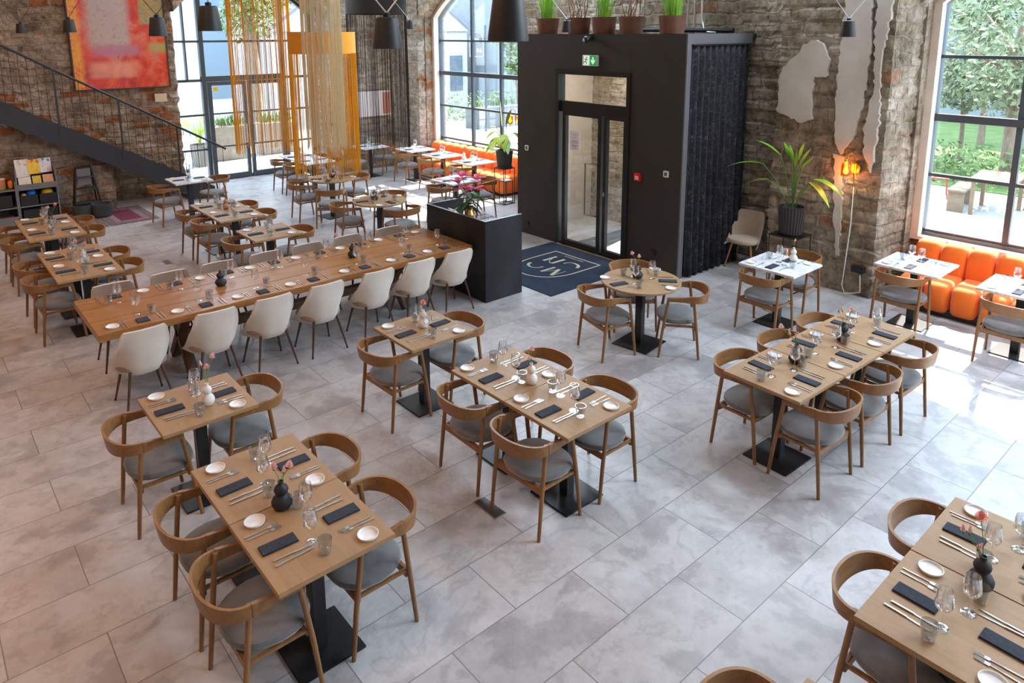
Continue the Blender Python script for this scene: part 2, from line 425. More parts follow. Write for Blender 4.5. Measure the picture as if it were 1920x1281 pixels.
def fb(x, y, z):
    return noise.noise((x*1.1, y*1.1, z*1.1))*0.5 + noise.noise((x*3.1, y*3.1, z*3.1))*0.3 + noise.noise((x*9, y*9, z*9))*0.2
def rough_strip(path, z0, z1, step=0.05, amp=0.035, side=1, bw=0.36, bh=0.17):
    """a rugged masonry face that follows a plan polyline"""
    P = [Vector((a, b, 0)) for a, b in path]
    pts, nrm = [], []
    segn = []
    for a, b in zip(P, P[1:]):
        d = (b-a).normalized(); segn.append(Vector((-d.y, d.x, 0))*side)
    s = 0; ss = []
    for i, (a, b) in enumerate(zip(P, P[1:])):
        n = max(1, int((b-a).length/step))
        for k in range(n + (1 if i == len(P)-2 else 0)):
            q = a.lerp(b, k/n)
            nn = segn[i]
            if k == 0 and i > 0: nn = (segn[i]+segn[i-1]).normalized()
            pts.append(q); nrm.append(nn); ss.append(s+(b-a).length*k/n)
        s += (b-a).length
    nz = max(2, int((z1-z0)/step))
    mb = MB()
    vs = []
    for j in range(nz+1):
        z = z0+(z1-z0)*j/nz
        for q, nn, s_ in zip(pts, nrm, ss):
            w = fb(q.x, q.y, z); row = math.floor((z+0.05*w)/bh)
            u = (s_+0.11*w + (0.5*bw if row % 2 else 0))/bw
            cell = noise.cell((math.floor(u)*1.7+row*3.1+0.5, row*1.3+0.5, 0.5))
            fu, fv = u-math.floor(u), (z+0.05*w)/bh-math.floor((z+0.05*w)/bh)
            e = min(fu*bw, (1-fu)*bw, fv*bh, (1-fv)*bh)
            d = amp*(1.35*w + 0.40*cell) + (0.22*amp if e > 0.02 else -0.28*amp)
            p = q + nn*d
            vs.append((p.x, p.y, z))
    m = len(pts)
    fs = [(j*m+i, j*m+i+1, (j+1)*m+i+1, (j+1)*m+i) for j in range(nz) for i in range(m-1)]
    return mb._add(vs, fs)
# --- right wall: rugged inner faces plus a solid core with the arched openings
WX0, WX1 = 7.85, 8.45
SPRING, RISE = 3.95, 0.85
def arch_pts(a, b, spring, rise, n=18):
    w = (b-a)/2; R = (w*w+rise*rise)/(2*rise); c = (a+b)/2; zc = spring+rise-R
    th = math.asin(w/R)
    return [(c+R*math.sin(-th+2*th*i/n), zc+R*math.cos(-th+2*th*i/n)) for i in range(n+1)]
def prism_x(mb, poly, x0, x1):   # poly in (y, z)
    M = Matrix(((0, 0, 1, 0), (1, 0, 0, 0), (0, 1, 0, 0), (0, 0, 0, 1)))
    return mb.prism(poly, x0, x1, M)
def prism_y(mb, poly, y0, y1):   # poly in (x, z)
    M = Matrix(((1, 0, 0, 0), (0, 0, 1, 0), (0, 1, 0, 0), (0, 0, 0, 1)))
    return mb.prism(poly, y0, y1, M)
WIN = [(9.55, 13.45), (-2.15, 1.75), (-8.6, -4.7)]
core = MB()
solid = [(-12, -8.6), (-4.7, -2.15), (1.75, 4.3), (6.3, 9.55), (13.45, 16.1)]
for a, b in solid: core.box(WX0, WX1, a, b, 0, 6.4)
core.box(WX0, WX1, 4.3, 6.3, 2.9, 6.4)
for a, b in WIN:
    core.box(8.17, WX1, a, b, 0, 0.72)
    ap = arch_pts(a, b, SPRING, RISE)
    prism_x(core, [(a, 6.4)]+ap+[(b, 6.4)], 7.66, WX1)
wr = struct(core.build('wall_right', M_STONE))
rs = rough_strip([(8.1, 9.55), (7.66, 9.62), (7.65, 6.3), (8.3, 6.3)], 0, 6.4, 0.06, 0.03, side=-1)
rs.build('wall_face', M_STONE2, wr, smooth=False, recalc=False)
rs = rough_strip([(8.3, 4.3), (7.65, 4.3), (7.65, 3.42), (7.15, 3.40), (7.15, 1.86), (8.1, 1.76)], 0, 6.4, 0.04, 0.034, side=-1)
rs.build('wall_face', M_STONE, wr, smooth=False, recalc=False)
rs = rough_strip([(7.65, 14.9), (7.65, 13.5), (8.1, 13.45)], 0, 6.4, 0.07, 0.03, side=-1)
rs.build('wall_face', M_STONE2, wr, smooth=False, recalc=False)
MB().box(7.66, WX1, 3.42, 4.3, 0, 6.4).box(7.17, 7.9, 1.88, 3.40, 0, 6.4).box(7.66, WX1, 6.3, 9.6, 0, 6.4).box(7.66, 8.2, 4.3, 6.3, 2.9, 6.4).box(7.66, WX1, 13.5, 16.1, 0, 6.4).build('wall_core', M_STONE, wr)
# smooth worn plaster left on the pillar
def plaster(poly, x, name='plaster_patch', th=0.022):
    cy = sum(p[0] for p in poly)/len(poly); cz = sum(p[1] for p in poly)/len(poly)
    rnd = random.Random(int(cy*100))
    fine = []
    for i, a in enumerate(poly):
        b = poly[(i+1) % len(poly)]
        n = max(1, int(math.hypot(b[0]-a[0], b[1]-a[1])/0.05))
        for k in range(n):
            j = 0.018
            fine.append((a[0]+(b[0]-a[0])*k/n+rnd.uniform(-j, j), a[1]+(b[1]-a[1])*k/n+rnd.uniform(-j, j)))
    mb = MB(); prism_x(mb, fine, x-th, x+0.06)
    return mb.build(name, M_PLASTER, wr)
plaster([(3.37, 2.444), (3.36, 2.98), (3.246, 3.193), (3.115, 3.249), (3.041, 3.397), (2.879, 3.478), (2.739, 3.408), (2.657, 3.223), (2.668, 3.007), (2.762, 2.967), (2.869, 2.977), (2.865, 2.555), (2.827, 2.372), (2.979, 2.32), (3.201, 2.392)], 7.125)
plaster([(2.52, 5.6), (2.50, 3.99), (2.53, 2.94), (2.50, 2.15), (2.40, 1.95), (2.26, 2.15), (2.16, 2.6), (2.12, 3.3), (2.16, 4.0), (2.14, 5.6)], 7.125, th=0.035)
plaster([(2.10, 5.6), (2.09, 3.5), (2.04, 2.9), (2.12, 2.3), (2.08, 1.95), (1.98, 1.75), (1.93, 2.5), (1.98, 3.2), (1.94, 3.6), (1.90, 4.0), (1.92, 5.6)], 7.125, th=0.03)
plaster([(2.50, 1.95), (2.44, 1.2), (2.36, 0.5), (2.31, 0.5), (2.33, 1.2), (2.36, 1.9)], 7.135, th=0.012)
# --- back wall: left part with the picture, deep arched doorway, right pier
wb = struct(MB().box(-8.2, 2.28, 15.16, 16.2, 0, 6.4).box(6.02, 7.66, 14.86, 16.2, 0, 6.4).build('wall_back', M_BRICK))
mb = MB()
ap = arch_pts(2.3, 6.0, 4.05, 0.85)
prism_y(mb, [(2.25, 6.4)]+ap+[(6.05, 6.4)], 14.9, 16.2); mb.build('wall_arch', M_BRICK, wb)
rough_strip([(2.3, 16.0), (2.3, 15.1), (-8.0, 15.1)], 0, 6.4, 0.07, 0.04, side=1).build('wall_face', M_BRICK, wb, recalc=False)
rough_strip([(7.65, 14.8), (6.0, 14.8), (6.0, 16.0)], 0, 6.4, 0.07, 0.035, side=1).build('wall_face', M_STONE2, wb, recalc=False)
# low stone mass under the stair
mb = MB(); prism_y(mb, [(-8, 0), (0.70, 0), (0.70, 0.95), (-8, 5.6)], 14.52, 15.14); 
mb.build('wall_base', M_BRICK, wb)
rough_strip([(0.72, 15.1), (0.72, 14.48), (-4.0, 14.48)], 0, 0.95, 0.06, 0.05, side=1).build('wall_face', M_BRICK, wb, recalc=False)

# ------------------------------------------------------------------ windows
def window_x(name, a, b, x, zs, ms, thick, sill):
    """arched steel window in the plane x=const, opening y a..b"""
    w = struct(empty(name, (0, 0, 0)))
    ap = arch_pts(a+0.02, b-0.02, SPRING, RISE-0.02)
    outer = [(a+0.02, sill)]+ap+[(b-0.02, sill)]
    f = MB()
    ap2 = arch_pts(a+0.10, b-0.10, SPRING, RISE-0.09)
    inner = [(a+0.10, sill+0.08)]+ap2+[(b-0.10, sill+0.08)]
    M = Matrix(((0, 0, 1, 0), (1, 0, 0, 0), (0, 1, 0, 0), (0, 0, 0, 1)))
    f.ring(outer, inner, x-0.06, x+0.10, M)
    f.build('frame', M_FRAME, w)
    for z, h in zs:
        hw = 0.10 if z > SPRING else 0.0
        MB().box(x-0.03-(0.02 if h > 0.05 else 0), x+0.03, a+0.09+hw, b-0.09-hw, z-h/2, z+h/2).build('glazing_bar', M_FRAME, w)
    def top(y):
        for p, q in zip(ap2, ap2[1:]):
            if p[0] <= y <= q[0]: return p[1]+(q[1]-p[1])*(y-p[0])/(q[0]-p[0])
        return SPRING
    for y, h in ms:
        MB().box(x-0.028, x+0.05, y-h/2, y+h/2, sill+0.05, top(y)).build('mullion', M_FRAME, w)
    g = MB(); prism_x(g, inner, x+0.0, x+0.006); g.build('pane', M_PANE, w)
    tr = MB(); a3 = arch_pts(a-0.02, b+0.02, SPRING, RISE+0.02); a4 = arch_pts(a+0.10, b-0.10, SPRING, RISE-0.09)
    tr.ring([(a-0.02, sill-0.02)]+a3+[(b+0.02, sill-0.02)], [(a+0.10, sill+0.03)]+a4+[(b-0.10, sill+0.03)], x-0.20, x-0.061, M)
    tr.build('plaster_surround', M_CREAM, w)
    MB().box(8.17, x-0.02, a, b, sill-0.06, sill).build('sill', M_CREAM, w)
    return w
ZW = [[(0.90, 0.045), (1.74, 0.045), (2.57, 0.10), (3.38, 0.045)], [(0.83, 0.045), (1.63, 0.045), (2.43, 0.10), (3.25, 0.045)]]
MW = [[(12.02, 0.07), (10.93, 0.07)], [(0.66, 0.07), (-0.6, 0.07)], [(-5.9, 0.07), (-7.1, 0.07)]]
for i, (a, b) in enumerate(WIN):
    window_x('window_%d' % (i+1), a, b, 8.25, ZW[min(i, 1)], MW[i], 0, 0.74)
# glazed doorway in the back wall
d1 = struct(empty('door_1', (0, 0, 0)))
ap = arch_pts(2.36, 5.95, 4.05, 0.8); ap2 = arch_pts(2.45, 5.86, 4.05, 0.72)
M = Matrix(((1, 0, 0, 0), (0, 0, 1, 0), (0, 1, 0, 0), (0, 0, 0, 1)))
MB().ring([(2.36, 0)]+ap+[(5.95, 0)], [(2.45, 0.08)]+ap2+[(5.86, 0.08)], 15.94, 16.06, M).build('frame', M_FRAME, d1)
for x, w_, z0, z1 in ((3.15, 0.10, 0, 4.55), (5.14, 0.10, 0, 4.55), (2.78, 0.03, 2.5, 4.3)):
    MB().box(x-w_/2, x+w_/2, 15.93, 16.07, z0, z1).build('post', M_FRAME, d1)
for z, h, x0, x1 in ((2.50, 0.13, 3.1, 5.19), (3.39, 0.05, 2.4, 5.9), (2.47, 0.06, 2.4, 3.1), (2.47, 0.06, 5.19, 5.9), (1.64, 0.045, 2.4, 3.1), (0.80, 0.045, 2.4, 3.1), (1.64, 0.045, 5.19, 5.9), (0.80, 0.045, 5.19, 5.9)):
    MB().box(x0, x1, 15.96, 16.04, z-h/2, z+h/2).build('glazing_bar', M_FRAME, d1)
g = MB(); prism_y(g, [(2.45, 0.08)]+ap2+[(5.86, 0.08)], 15.99, 16.0); g.build('pane', M_PANE, d1)
for x0, x1, hx in ((3.22, 4.14, 4.07), (4.18, 5.08, 4.25)):
    lf = MB().ring([(x0, 0.02), (x0, 2.43), (x1, 2.43), (x1, 0.02)], [(x0+0.085, 0.14), (x0+0.085, 2.34), (x1-0.085, 2.34), (x1-0.085, 0.14)], 15.91, 15.985, M).build('leaf', M_FRAME, d1)
    for z in (0.84, 1.65):
        MB().box(x0+0.08, x1-0.08, 15.93, 15.97, z-0.018, z+0.018).build('glazing_bar', M_FRAME, lf)
    MB().tube([(hx, 15.90, 0.9), (hx, 15.84, 0.9), (hx, 15.84, 1.35), (hx, 15.90, 1.35)], 0.014).build('handle', M_STEEL, lf)
tag(MB().box(3.33, 3.44, 15.900, 15.905, 2.20, 2.30).build('door_sticker', mat('yellow_sticker', (0.9, 0.55, 0.0), 0.5)), 'small yellow square sticker at the top of the left glass door', 'sticker')

# ------------------------------------------------------------------ dark entrance box
VX, VY0, VY1, VZ = 5.84, 4.08, 7.62, 3.555
wv = struct(empty('wall_vestibule', (0, 0, 0)))
DY0, DY1, DZ = 5.06, 6.62, 2.96
MB().box(VX, VX+0.12, VY0, DY0, 0, VZ).box(VX, VX+0.12, DY1, VY1, 0, VZ).box(VX, VX+0.12, DY0, DY1, DZ, VZ).build('front_panel', M_VEST, wv, bevel=0.003)
MB().box(VX+0.12, 7.68, VY1-0.12, VY1, 0, VZ).build('side_panel', [M_VEST], wv)
MB().box(VX+0.12, 7.66, VY1-0.135, VY1-0.121, 0, VZ-0.1).box(VX+0.121, VX+0.133, DY1+0.02, VY1-0.13, 0, VZ-0.1).build('inner_lining', M_VIN, wv)
MB().box(VX+0.1, 7.68, VY0, VY1, VZ-0.06, VZ).build('roof_panel', M_VEST, wv)
MB().box(VX+0.002, 7.50, VY0-0.02, VY0+0.09, 3.41, VZ+0.004).box(VX+0.002, VX+0.105, VY0-0.02, VY0+0.10, 0, 3.41).build('edge_trim', M_VGREY, wv)
MB().box(VX+0.12, 7.68, VY0+0.13, VY0+0.2, 0, VZ-0.05).build('back_panel', M_VEST, wv)
d2 = struct(empty('door_2', (0, 0, 0)))
Mx = Matrix(((0, 0, 1, 0), (1, 0, 0, 0), (0, 1, 0, 0), (0, 0, 0, 1)))
M_DOORF = mat('black_door_frame', (0.012, 0.014, 0.016), 0.35)
MB().ring([(DY0-0.02, 0), (DY0-0.02, DZ+0.02), (DY1+0.02, DZ+0.02), (DY1+0.02, 0)], [(DY0+0.05, 0), (DY0+0.05, DZ-0.05), (DY1-0.05, DZ-0.05), (DY1-0.05, 0)], VX-0.025, VX+0.14, Mx).build('frame', M_DOORF, d2)
MB().box(VX+0.02, VX+0.10, DY0+0.05, DY1-0.05, 2.29, 2.47).build('transom', M_DOORF, d2)
MB().box(VX+0.05, VX+0.056, DY0+0.05, DY1-0.05, 2.47, DZ-0.05).build('pane', M_PANE, d2)
lv = None
for y0, y1 in ((5.63, 6.50), (5.115, 5.58)):
    a = 0.075 if y0 > 5.5 else 0.06
    lv = MB().ring([(y0, 0.015), (y0, 2.29), (y1, 2.29), (y1, 0.015)], [(y0+a, 0.10), (y0+a, 2.235), (y1-a, 2.235), (y1-a, 0.10)], VX+0.015, VX+0.085, Mx).build('leaf', M_DOORF, d2)
    MB().box(VX+0.045, VX+0.052, y0+a, y1-a, 0.10, 2.235).build('pane', M_PANE, lv)
    if y0 > 5.5:
        MB().tube([(VX+0.015, 5.665, 0.66), (VX-0.055, 5.665, 0.66), (VX-0.055, 5.90, 0.65), (VX-0.055, 5.90, 1.50), (VX-0.055, 5.665, 1.51), (VX+0.015, 5.665, 1.51)], 0.013, 8).build('handle', mat('dull_brass_handle', (0.30, 0.25, 0.19), 0.35, 0.9), lv)
    else:
        MB().box(VX+0.0, VX+0.016, y1-0.045, y1-0.015, 1.0, 1.06).build('lock', M_STEEL, lv)
MB().box(VX-0.06, VX+0.0, 5.18, 6.58, 0, 0.008).build('threshold', mat('brass_strip', (0.60, 0.45, 0.30), 0.4, 0.8), d2)
# striped entrance grille on the vestibule floor
tag(MB().box(6.05, 7.35, 4.6, 6.4, 0.0, 0.006).build('door_grating', noisy('grey_ribbed_mat', (0.05, 0.055, 0.06), (0.20, 0.20, 0.20), 6, 0.7, stretch=(0.5, 8, 1))), 'dark ribbed entrance mat on the floor inside the black box', 'mat')

area_light('vestibule_fill_light', (6.8, 5.9, 3.40), (6.8, 5.9, 0), 0.8, 1.6, 34, (1.0, 0.86, 0.68))  # warm fill light added to brighten the inside of the box
# ------------------------------------------------------------------ chairs
def sup(t, a, b, e=2.6):
    c, s = math.cos(t), math.sin(t)
    return a*math.copysign(abs(c)**(2/e), c), b*math.copysign(abs(s)**(2/e), s)
def armchair_proto(seat_m):
    # cushion, wider in front
    def cushion():
        mb = MB(); n = 28
        prof = [(0.0, 0.0), (0.80, 0.0), (0.95, 0.012), (1.0, 0.032), (0.97, 0.054), (0.86, 0.068), (0.55, 0.074), (0.0, 0.076)]
        vs, fs = [], []
        for r, z in prof:
            for k in range(n):
                x, y = sup(2*PI*k/n, 0.262, 0.232, 2.7)
                w = 1.0 - 0.13*max(0, -y/0.232) - 0.02*max(0, y/0.232)
                vs.append((x*w*r, y*r+0.012, 0.388+z*1.12+0.010*y))
        for i in range(len(prof)-1):
            for k in range(n):
                k2 = (k+1) % n; fs.append((i*n+k, i*n+k2, (i+1)*n+k2, (i+1)*n+k))
        return mb._add(vs, fs).mesh('seat', seat_m, True)
    def leg(sx, front):
        mb = MB()
        if front: mb.tube([(sx*0.245, 0.128, 0.688), (sx*0.253, 0.185, 0.30), (sx*0.258, 0.219, 0.0)], [0.0165, 0.0165, 0.0135], 10)
        else: mb.tube([(sx*0.249, -0.140, 0.724), (sx*0.253, -0.185, 0.33), (sx*0.258, -0.219, 0.0)], [0.0165, 0.0165, 0.0135], 10)
        return mb.mesh('leg', M_OAK, True)
    def back():
        mb = MB(); n = 30; vs, fs = [], []
        for i in range(n+1):
            t = PI*i/n
            c, s = math.cos(t), math.sin(t)
            e = 2.25
            x = 0.262*math.copysign(abs(c)**(2/e), c); y = -0.128-0.182*abs(s)**(2/e)
            nx, ny = c/0.262, -s/0.182; L = math.hypot(nx, ny); nx /= L; ny /= L
            h = 0.038+0.020*s**1.3; zc = 0.696-0.004*s; th = 0.0085
            lean = 0.016*s
            for (o, z) in ((th, -h), (th, h), (-th, h), (-th, -h)):
                k = o + (lean if z > 0 else 0)
                vs.append((x+nx*k, y+ny*k, zc+z))
        for i in range(n):
            for k in range(4):
                k2 = (k+1) % 4; fs.append((i*4+k, i*4+k2, (i+1)*4+k2, (i+1)*4+k))
        fs += [(0, 1, 2, 3), tuple(n*4+k for k in (3, 2, 1, 0))]
        return mb._add(vs, fs).mesh('backrest', M_OAKB, True, bevel=0)
    def arm(sx):
        mb = MB(); vs, fs = [], []
        st = [(0.262, -0.135, 0.696, 0.040, 0.012), (0.258, -0.06, 0.693, 0.030, 0.013), (0.252, 0.03, 0.688, 0.022, 0.015), (0.246, 0.142, 0.681, 0.019, 0.017)]
        for x, y, z, h, w in st:
            for a, b in ((-w, -h), (w, -h), (w, h), (-w, h)): vs.append((sx*x+a, y, z+b))
        for i in range(3):
            for k in range(4):
                k2 = (k+1) % 4; fs.append((i*4+k, i*4+k2, (i+1)*4+k2, (i+1)*4+k))
        fs += [(0, 1, 2, 3), (15, 14, 13, 12)]
        return mb._add(vs, fs).mesh('armrest', M_OAK, True)
    def frame():
        mb = MB()
        mb.box(-0.25, 0.25, 0.150, 0.178, 0.345, 0.388).box(-0.25, 0.25, -0.183, -0.155, 0.335, 0.388)
        for s in (-1, 1): mb.box(s*0.235-0.012, s*0.235+0.012, -0.17, 0.17, 0.365, 0.390)
        return mb.mesh('seat_frame', M_OAK, bevel=0.004)
    return [('seat', cushion()), ('seat_frame', frame()), ('backrest', back()), ('armrest', arm(-1)), ('armrest', arm(1)),
            ('leg', leg(-1, 1)), ('leg', leg(1, 1)), ('leg', leg(-1, 0)), ('leg', leg(1, 0))]
ARM = armchair_proto(M_GREY)
def shell_proto(shell_m, seat_m, leg_m):
    mb = MB()
    def S(u, v, o):
        x0 = (2*u-1)
        w = 0.252-0.048*v+0.012*math.sin(PI*v)
        ax = abs(x0)
        fwd = 0.30*ax**3.2*max(0, 1-v)**1.6+0.03*ax**2
        rc = max(0, (ax-0.86)/0.14)
        z = 0.352+0.490*v-0.030*rc**2.2*(1 if v > 0.5 else 0)*v
        if v < 0.25: z += (0.25-v)*0.02
        y = -0.195-0.075*v+fwd
        if v < 0.12: y += (0.12-v)*0.35
        return (x0*w*(1-o*0.10/0.245*0), y+o, z)
    nu, nv = 18, 12
    vs = [S(i/nu, j/nv, 0) for j in range(nv+1) for i in range(nu+1)]+[S(i/nu, j/nv, 0.035) for j in range(nv+1) for i in range(nu+1)]
    N = (nu+1)*(nv+1); fs = []
    for j in range(nv):
        for i in range(nu):
            a = j*(nu+1)+i; fs.append((a, a+1, a+nu+2, a+nu+1))
    n_out = len(fs)
    for j in range(nv):
        for i in range(nu):
            a = j*(nu+1)+i; fs.append((N+a, N+a+nu+1, N+a+nu+2, N+a+1))
    n_in = len(fs)
    edge = [i for i in range(nu+1)]+[j*(nu+1)+nu for j in range(1, nv+1)]+[nv*(nu+1)+i for i in range(nu-1, -1, -1)]+[j*(nu+1) for j in range(nv-1, 0, -1)]
    for a, b in zip(edge, edge[1:]+edge[:1]): fs.append((a, N+a, N+b, b))
    mb._add(vs, fs)
    mb.mi = [1 if n_out <= i < n_in else 0 for i in range(len(fs))]
    shell = mb.mesh('backrest', [shell_m, seat_m], True)
    mb = MB(); n = 24; vs, fs = [], []
    prof = [(0, 0), (0.85, 0), (0.98, 0.02), (1.0, 0.045), (0.95, 0.068), (0.8, 0.08), (0, 0.085)]
    for r, z in prof:
        for k in range(n):
            x, y = sup(2*PI*k/n, 0.236, 0.215, 2.8); vs.append((x*r, y*r+0.035, 0.392+z))
    for i in range(len(prof)-1):
        for k in range(n):
            k2 = (k+1) % n; fs.append((i*n+k, i*n+k2, (i+1)*n+k2, (i+1)*n+k))
    seat = mb._add(vs, fs).mesh('seat', seat_m, True)
    P = [('backrest', shell), ('seat', seat)]
    M_TIP = M_IRON
    for sx in (-1, 1):
        for sy in (-1, 1):
            a, b = Vector((sx*0.14, sy*0.14, 0.40)), Vector((sx*0.215, sy*0.215, 0.022))
            l = MB().tube([a, b], [0.016, 0.0095], 8).mesh('leg', leg_m, True)
            f = MB().tube([b, Vector((sx*0.219, sy*0.219, 0))], [0.010, 0.010], 8).mesh('foot', M_TIP, True)
            P.append(('leg', l, [('foot', f)]))
    return P
SHELL = shell_proto(M_BEIGE, M_DKSEAT, M_BRLEG)
SHELLT = shell_proto(M_TAN, M_TAN, M_TANLEG)
GA = 'bow-back armchairs at the tables'
def chair(x, y, deg, label):
    """facing direction deg (0 = +x)"""
    place(ARM, 'armchair', (x, y, 0), math.radians(deg-90), 'oak bow-back armchair '+label, 'chair', GA)

# ------------------------------------------------------------------ tables
TH = 0.775
def top_mesh(w, d, m, th=0.028): return MB().box(-w/2, w/2, -d/2, d/2, TH-th, TH).mesh('tabletop', m, bevel=0.004)
def round_top(r, m, th=0.028):
    return MB().lathe([(0.001, TH-th), (r-0.006, TH-th), (r, TH-th+0.006), (r, TH-0.005), (r-0.005, TH), (0.001, TH)], 64, capb=False).mesh('tabletop', m, True)
def base_meshes(b):
    c = MB().box(-0.042, 0.042, -0.042, 0.042, 0.012, TH-0.03).box(-0.16, 0.16, -0.03, 0.03, TH-0.045, TH-0.029).mesh('column', M_BLKMET, bevel=0.004)
    p = MB().box(-b/2, b/2, -b/2, b/2, 0.0, 0.014).mesh('base_plate', M_BLKMET, bevel=0.004)
    return [('column', c), ('base_plate', p)]
BASE = base_meshes(0.41)
OAKT = [('tabletop', top_mesh(0.698, 0.698, M_TOP))]+BASE
OAKT2 = [('tabletop', top_mesh(0.70, 0.745, M_TOP))]+BASE
MART = [('tabletop', top_mesh(0.70, 0.73, M_MARBLE))]+BASE
RNDT = [('tabletop', round_top(0.455, M_TOP))]+base_meshes(0.46)
GT, GM, GR = 'square oak tables', 'square marble tables', 'round oak tables'
def table(proto, x, y, deg, label, g): place(proto, 'dining_table' if proto is not RNDT else 'round_table', (x, y, 0), math.radians(deg), label, 'table', g)

# ------------------------------------------------------------------ tableware
PLATE = MB().lathe([(0.0, 0.001), (0.050, 0.0), (0.0575, 0.003), (0.060, 0.014), (0.0603, 0.0155), (0.0578, 0.016), (0.0555, 0.007), (0.0525, 0.0045), (0.001, 0.0042)], 32, capb=False).mesh('side_plate', M_PLATE, True)
def napk(w, d):
    mb = MB(); mb.box(-w/2, w/2, -d/2, d/2, 0.0005, 0.006).box(-w/2+0.001, w/2-0.002, -d/2+0.001, d/2-0.003, 0.006, 0.011)
    return mb.mesh('napkin', M_NAP, bevel=0.0015)
NAPK = napk(0.088, 0.205); NAPS = napk(0.115, 0.125)
def fork_mesh():
    mb = MB()
    mb.box(-0.0045, 0.0045, -0.10, -0.02, 0.001, 0.005).box(-0.0028, 0.0028, -0.02, 0.035, 0.001, 0.0048)
    mb.box(-0.011, 0.011, 0.035, 0.058, 0.002, 0.005)
    for i in range(4): mb.box(-0.011+i*0.0063, -0.0079+i*0.0063, 0.058, 0.098, 0.003, 0.006)
    return mb.mesh('fork', M_STEEL, bevel=0.0008)
def knife_mesh():
    mb = MB(); mb.box(-0.0055, 0.0055, -0.115, -0.005, 0.001, 0.007)
    mb.prism([(-0.005, -0.005), (0.006, -0.005), (0.0085, 0.05), (0.007, 0.10), (-0.003, 0.118), (-0.005, 0.09)], 0.002, 0.0042)
    return mb.mesh('knife', M_STEEL, bevel=0.0008)
FORK, KNIFE = fork_mesh(), knife_mesh()
WINE = MB().lathe([(0.036, 0.0), (0.036, 0.0015), (0.012, 0.004), (0.0042, 0.010), (0.0036, 0.05), (0.004, 0.088), (0.012, 0.096), (0.029, 0.106), (0.0405, 0.125), (0.0425, 0.140), (0.039, 0.175), (0.0335, 0.212), (0.0325, 0.212), (0.038, 0.175), (0.0412, 0.140), (0.039, 0.126), (0.028, 0.108), (0.004, 0.098)], 24).mesh('wine_glass', M_GLASS, True)
TUMB = MB().lathe([(0.028, 0.0), (0.0315, 0.004), (0.0375, 0.05), (0.041, 0.088), (0.0395, 0.088), (0.036, 0.05), (0.030, 0.014), (0.001, 0.012)], 24).mesh('tumbler', M_SMOKE, True)
GOURD = [(0.022, 0.0), (0.046, 0.006), (0.061, 0.030), (0.062, 0.048), (0.050, 0.072), (0.030, 0.088), (0.028, 0.094), (0.038, 0.104), (0.043, 0.122), (0.036, 0.142), (0.018, 0.154), (0.014, 0.166), (0.018, 0.178), (0.013, 0.178), (0.009, 0.160)]
def gourd(m, k=1.0, name='gourd_vase', kr=1.0): return MB().lathe([(r*k*kr, z*k) for r, z in GOURD], 28).mesh(name, m, True)
GV = {'black': gourd(M_BLKV), 'white': gourd(M_WHV, 1.0, kr=0.80), 'brown': gourd(M_TERRA, 1.0, kr=0.85)}
GLASSV = MB().lathe([(0.03, 0), (0.036, 0.004), (0.034, 0.05), (0.016, 0.09), (0.018, 0.11), (0.016, 0.11), (0.014, 0.09), (0.03, 0.05), (0.001, 0.01)], 20).mesh('glass_vase', M_GLASS, True)
def bloom_mesh(m, r=0.022, seed=0):
    rnd = random.Random(seed); mb = MB()
    for lay, (rr, n, zz) in enumerate(((r, 9, 0.0), (r*0.8, 8, 0.006), (r*0.55, 6, 0.011), (r*0.3, 4, 0.014))):
        for k in range(n):
            a = 2*PI*k/n+lay*0.4+rnd.uniform(-.1, .1); ca, sa = math.cos(a), math.sin(a); w = rr*0.55
            up_ = 0.010+0.006*lay
            P = lambda f, s, z: (ca*f-sa*s, sa*f+ca*s, z)
            vs = [P(0.002, 0, zz-0.006), P(rr*0.7, -w, zz+up_*0.5), P(rr*0.7, w, zz+up_*0.5), P(rr*1.05, -w*0.7, zz+up_), P(rr*1.05, w*0.7, zz+up_+0.002), P(rr*1.1, 0, zz+up_-0.002)]
            mb._add(vs, [(0, 1, 2), (1, 3, 5, 4, 2)])
    return mb.mesh('bloom', m, False, recalc=False)
BLOOM = {'pink': bloom_mesh(M_PINK), 'coral': bloom_mesh(M_CORAL, 0.027, 2), 'bud': bloom_mesh(M_PINK, 0.012, 3)}
GF = 'flowers in the table vases'
def flower(x, y, z0, dx, dy, h, kind, label):
    """a stem that rises from the vase mouth at z0 and leans by dx, dy"""
    r = empty('carnation', (x, y, z0), 0, label, 'flower', GF)
    MB().tube([(0, 0, -0.05), (dx*0.35, dy*0.35, h*0.45), (dx, dy, h)], 0.0022, 6).tube([(dx, dy, h-0.012), (dx, dy, h+0.004)], [0.004, 0.007], 6).build('stem', M_STEM, r)
    b = link('bloom', BLOOM[kind], r); b.location = (dx, dy, h+0.004)
    b.rotation_euler = (random.uniform(-.4, .4), random.uniform(-.4, .4), random.uniform(0, 6))
ITEMS = dict(plate=(PLATE, 'side_plate', 'plate', 'side plates on the tables'), napkin=(NAPK, 'napkin', 'napkin', 'folded napkins on the tables'), square=(NAPS, 'napkin', 'napkin', 'folded napkins on the tables'),
             fork=(FORK, 'fork', 'fork', 'forks on the tables'), knife=(KNIFE, 'knife', 'knife', 'knives on the tables'), wine=(WINE, 'wine_glass', 'wine glass', 'wine glasses on the tables'), tumbler=(TUMB, 'tumbler', 'glass', 'smoked tumblers on the tables'))
NAME = dict(plate='white side plate', napkin='folded navy napkin', square='square folded navy napkin', fork='steel fork', knife='steel knife', wine='stemmed wine glass', tumbler='smoked glass tumbler')
RND = random.Random(7)
def item(kind, x, y, rz, label):
    me, nm, cat, g = ITEMS[kind]
    place(me, nm, (x, y, TH+0.0004), rz, label, cat, g)
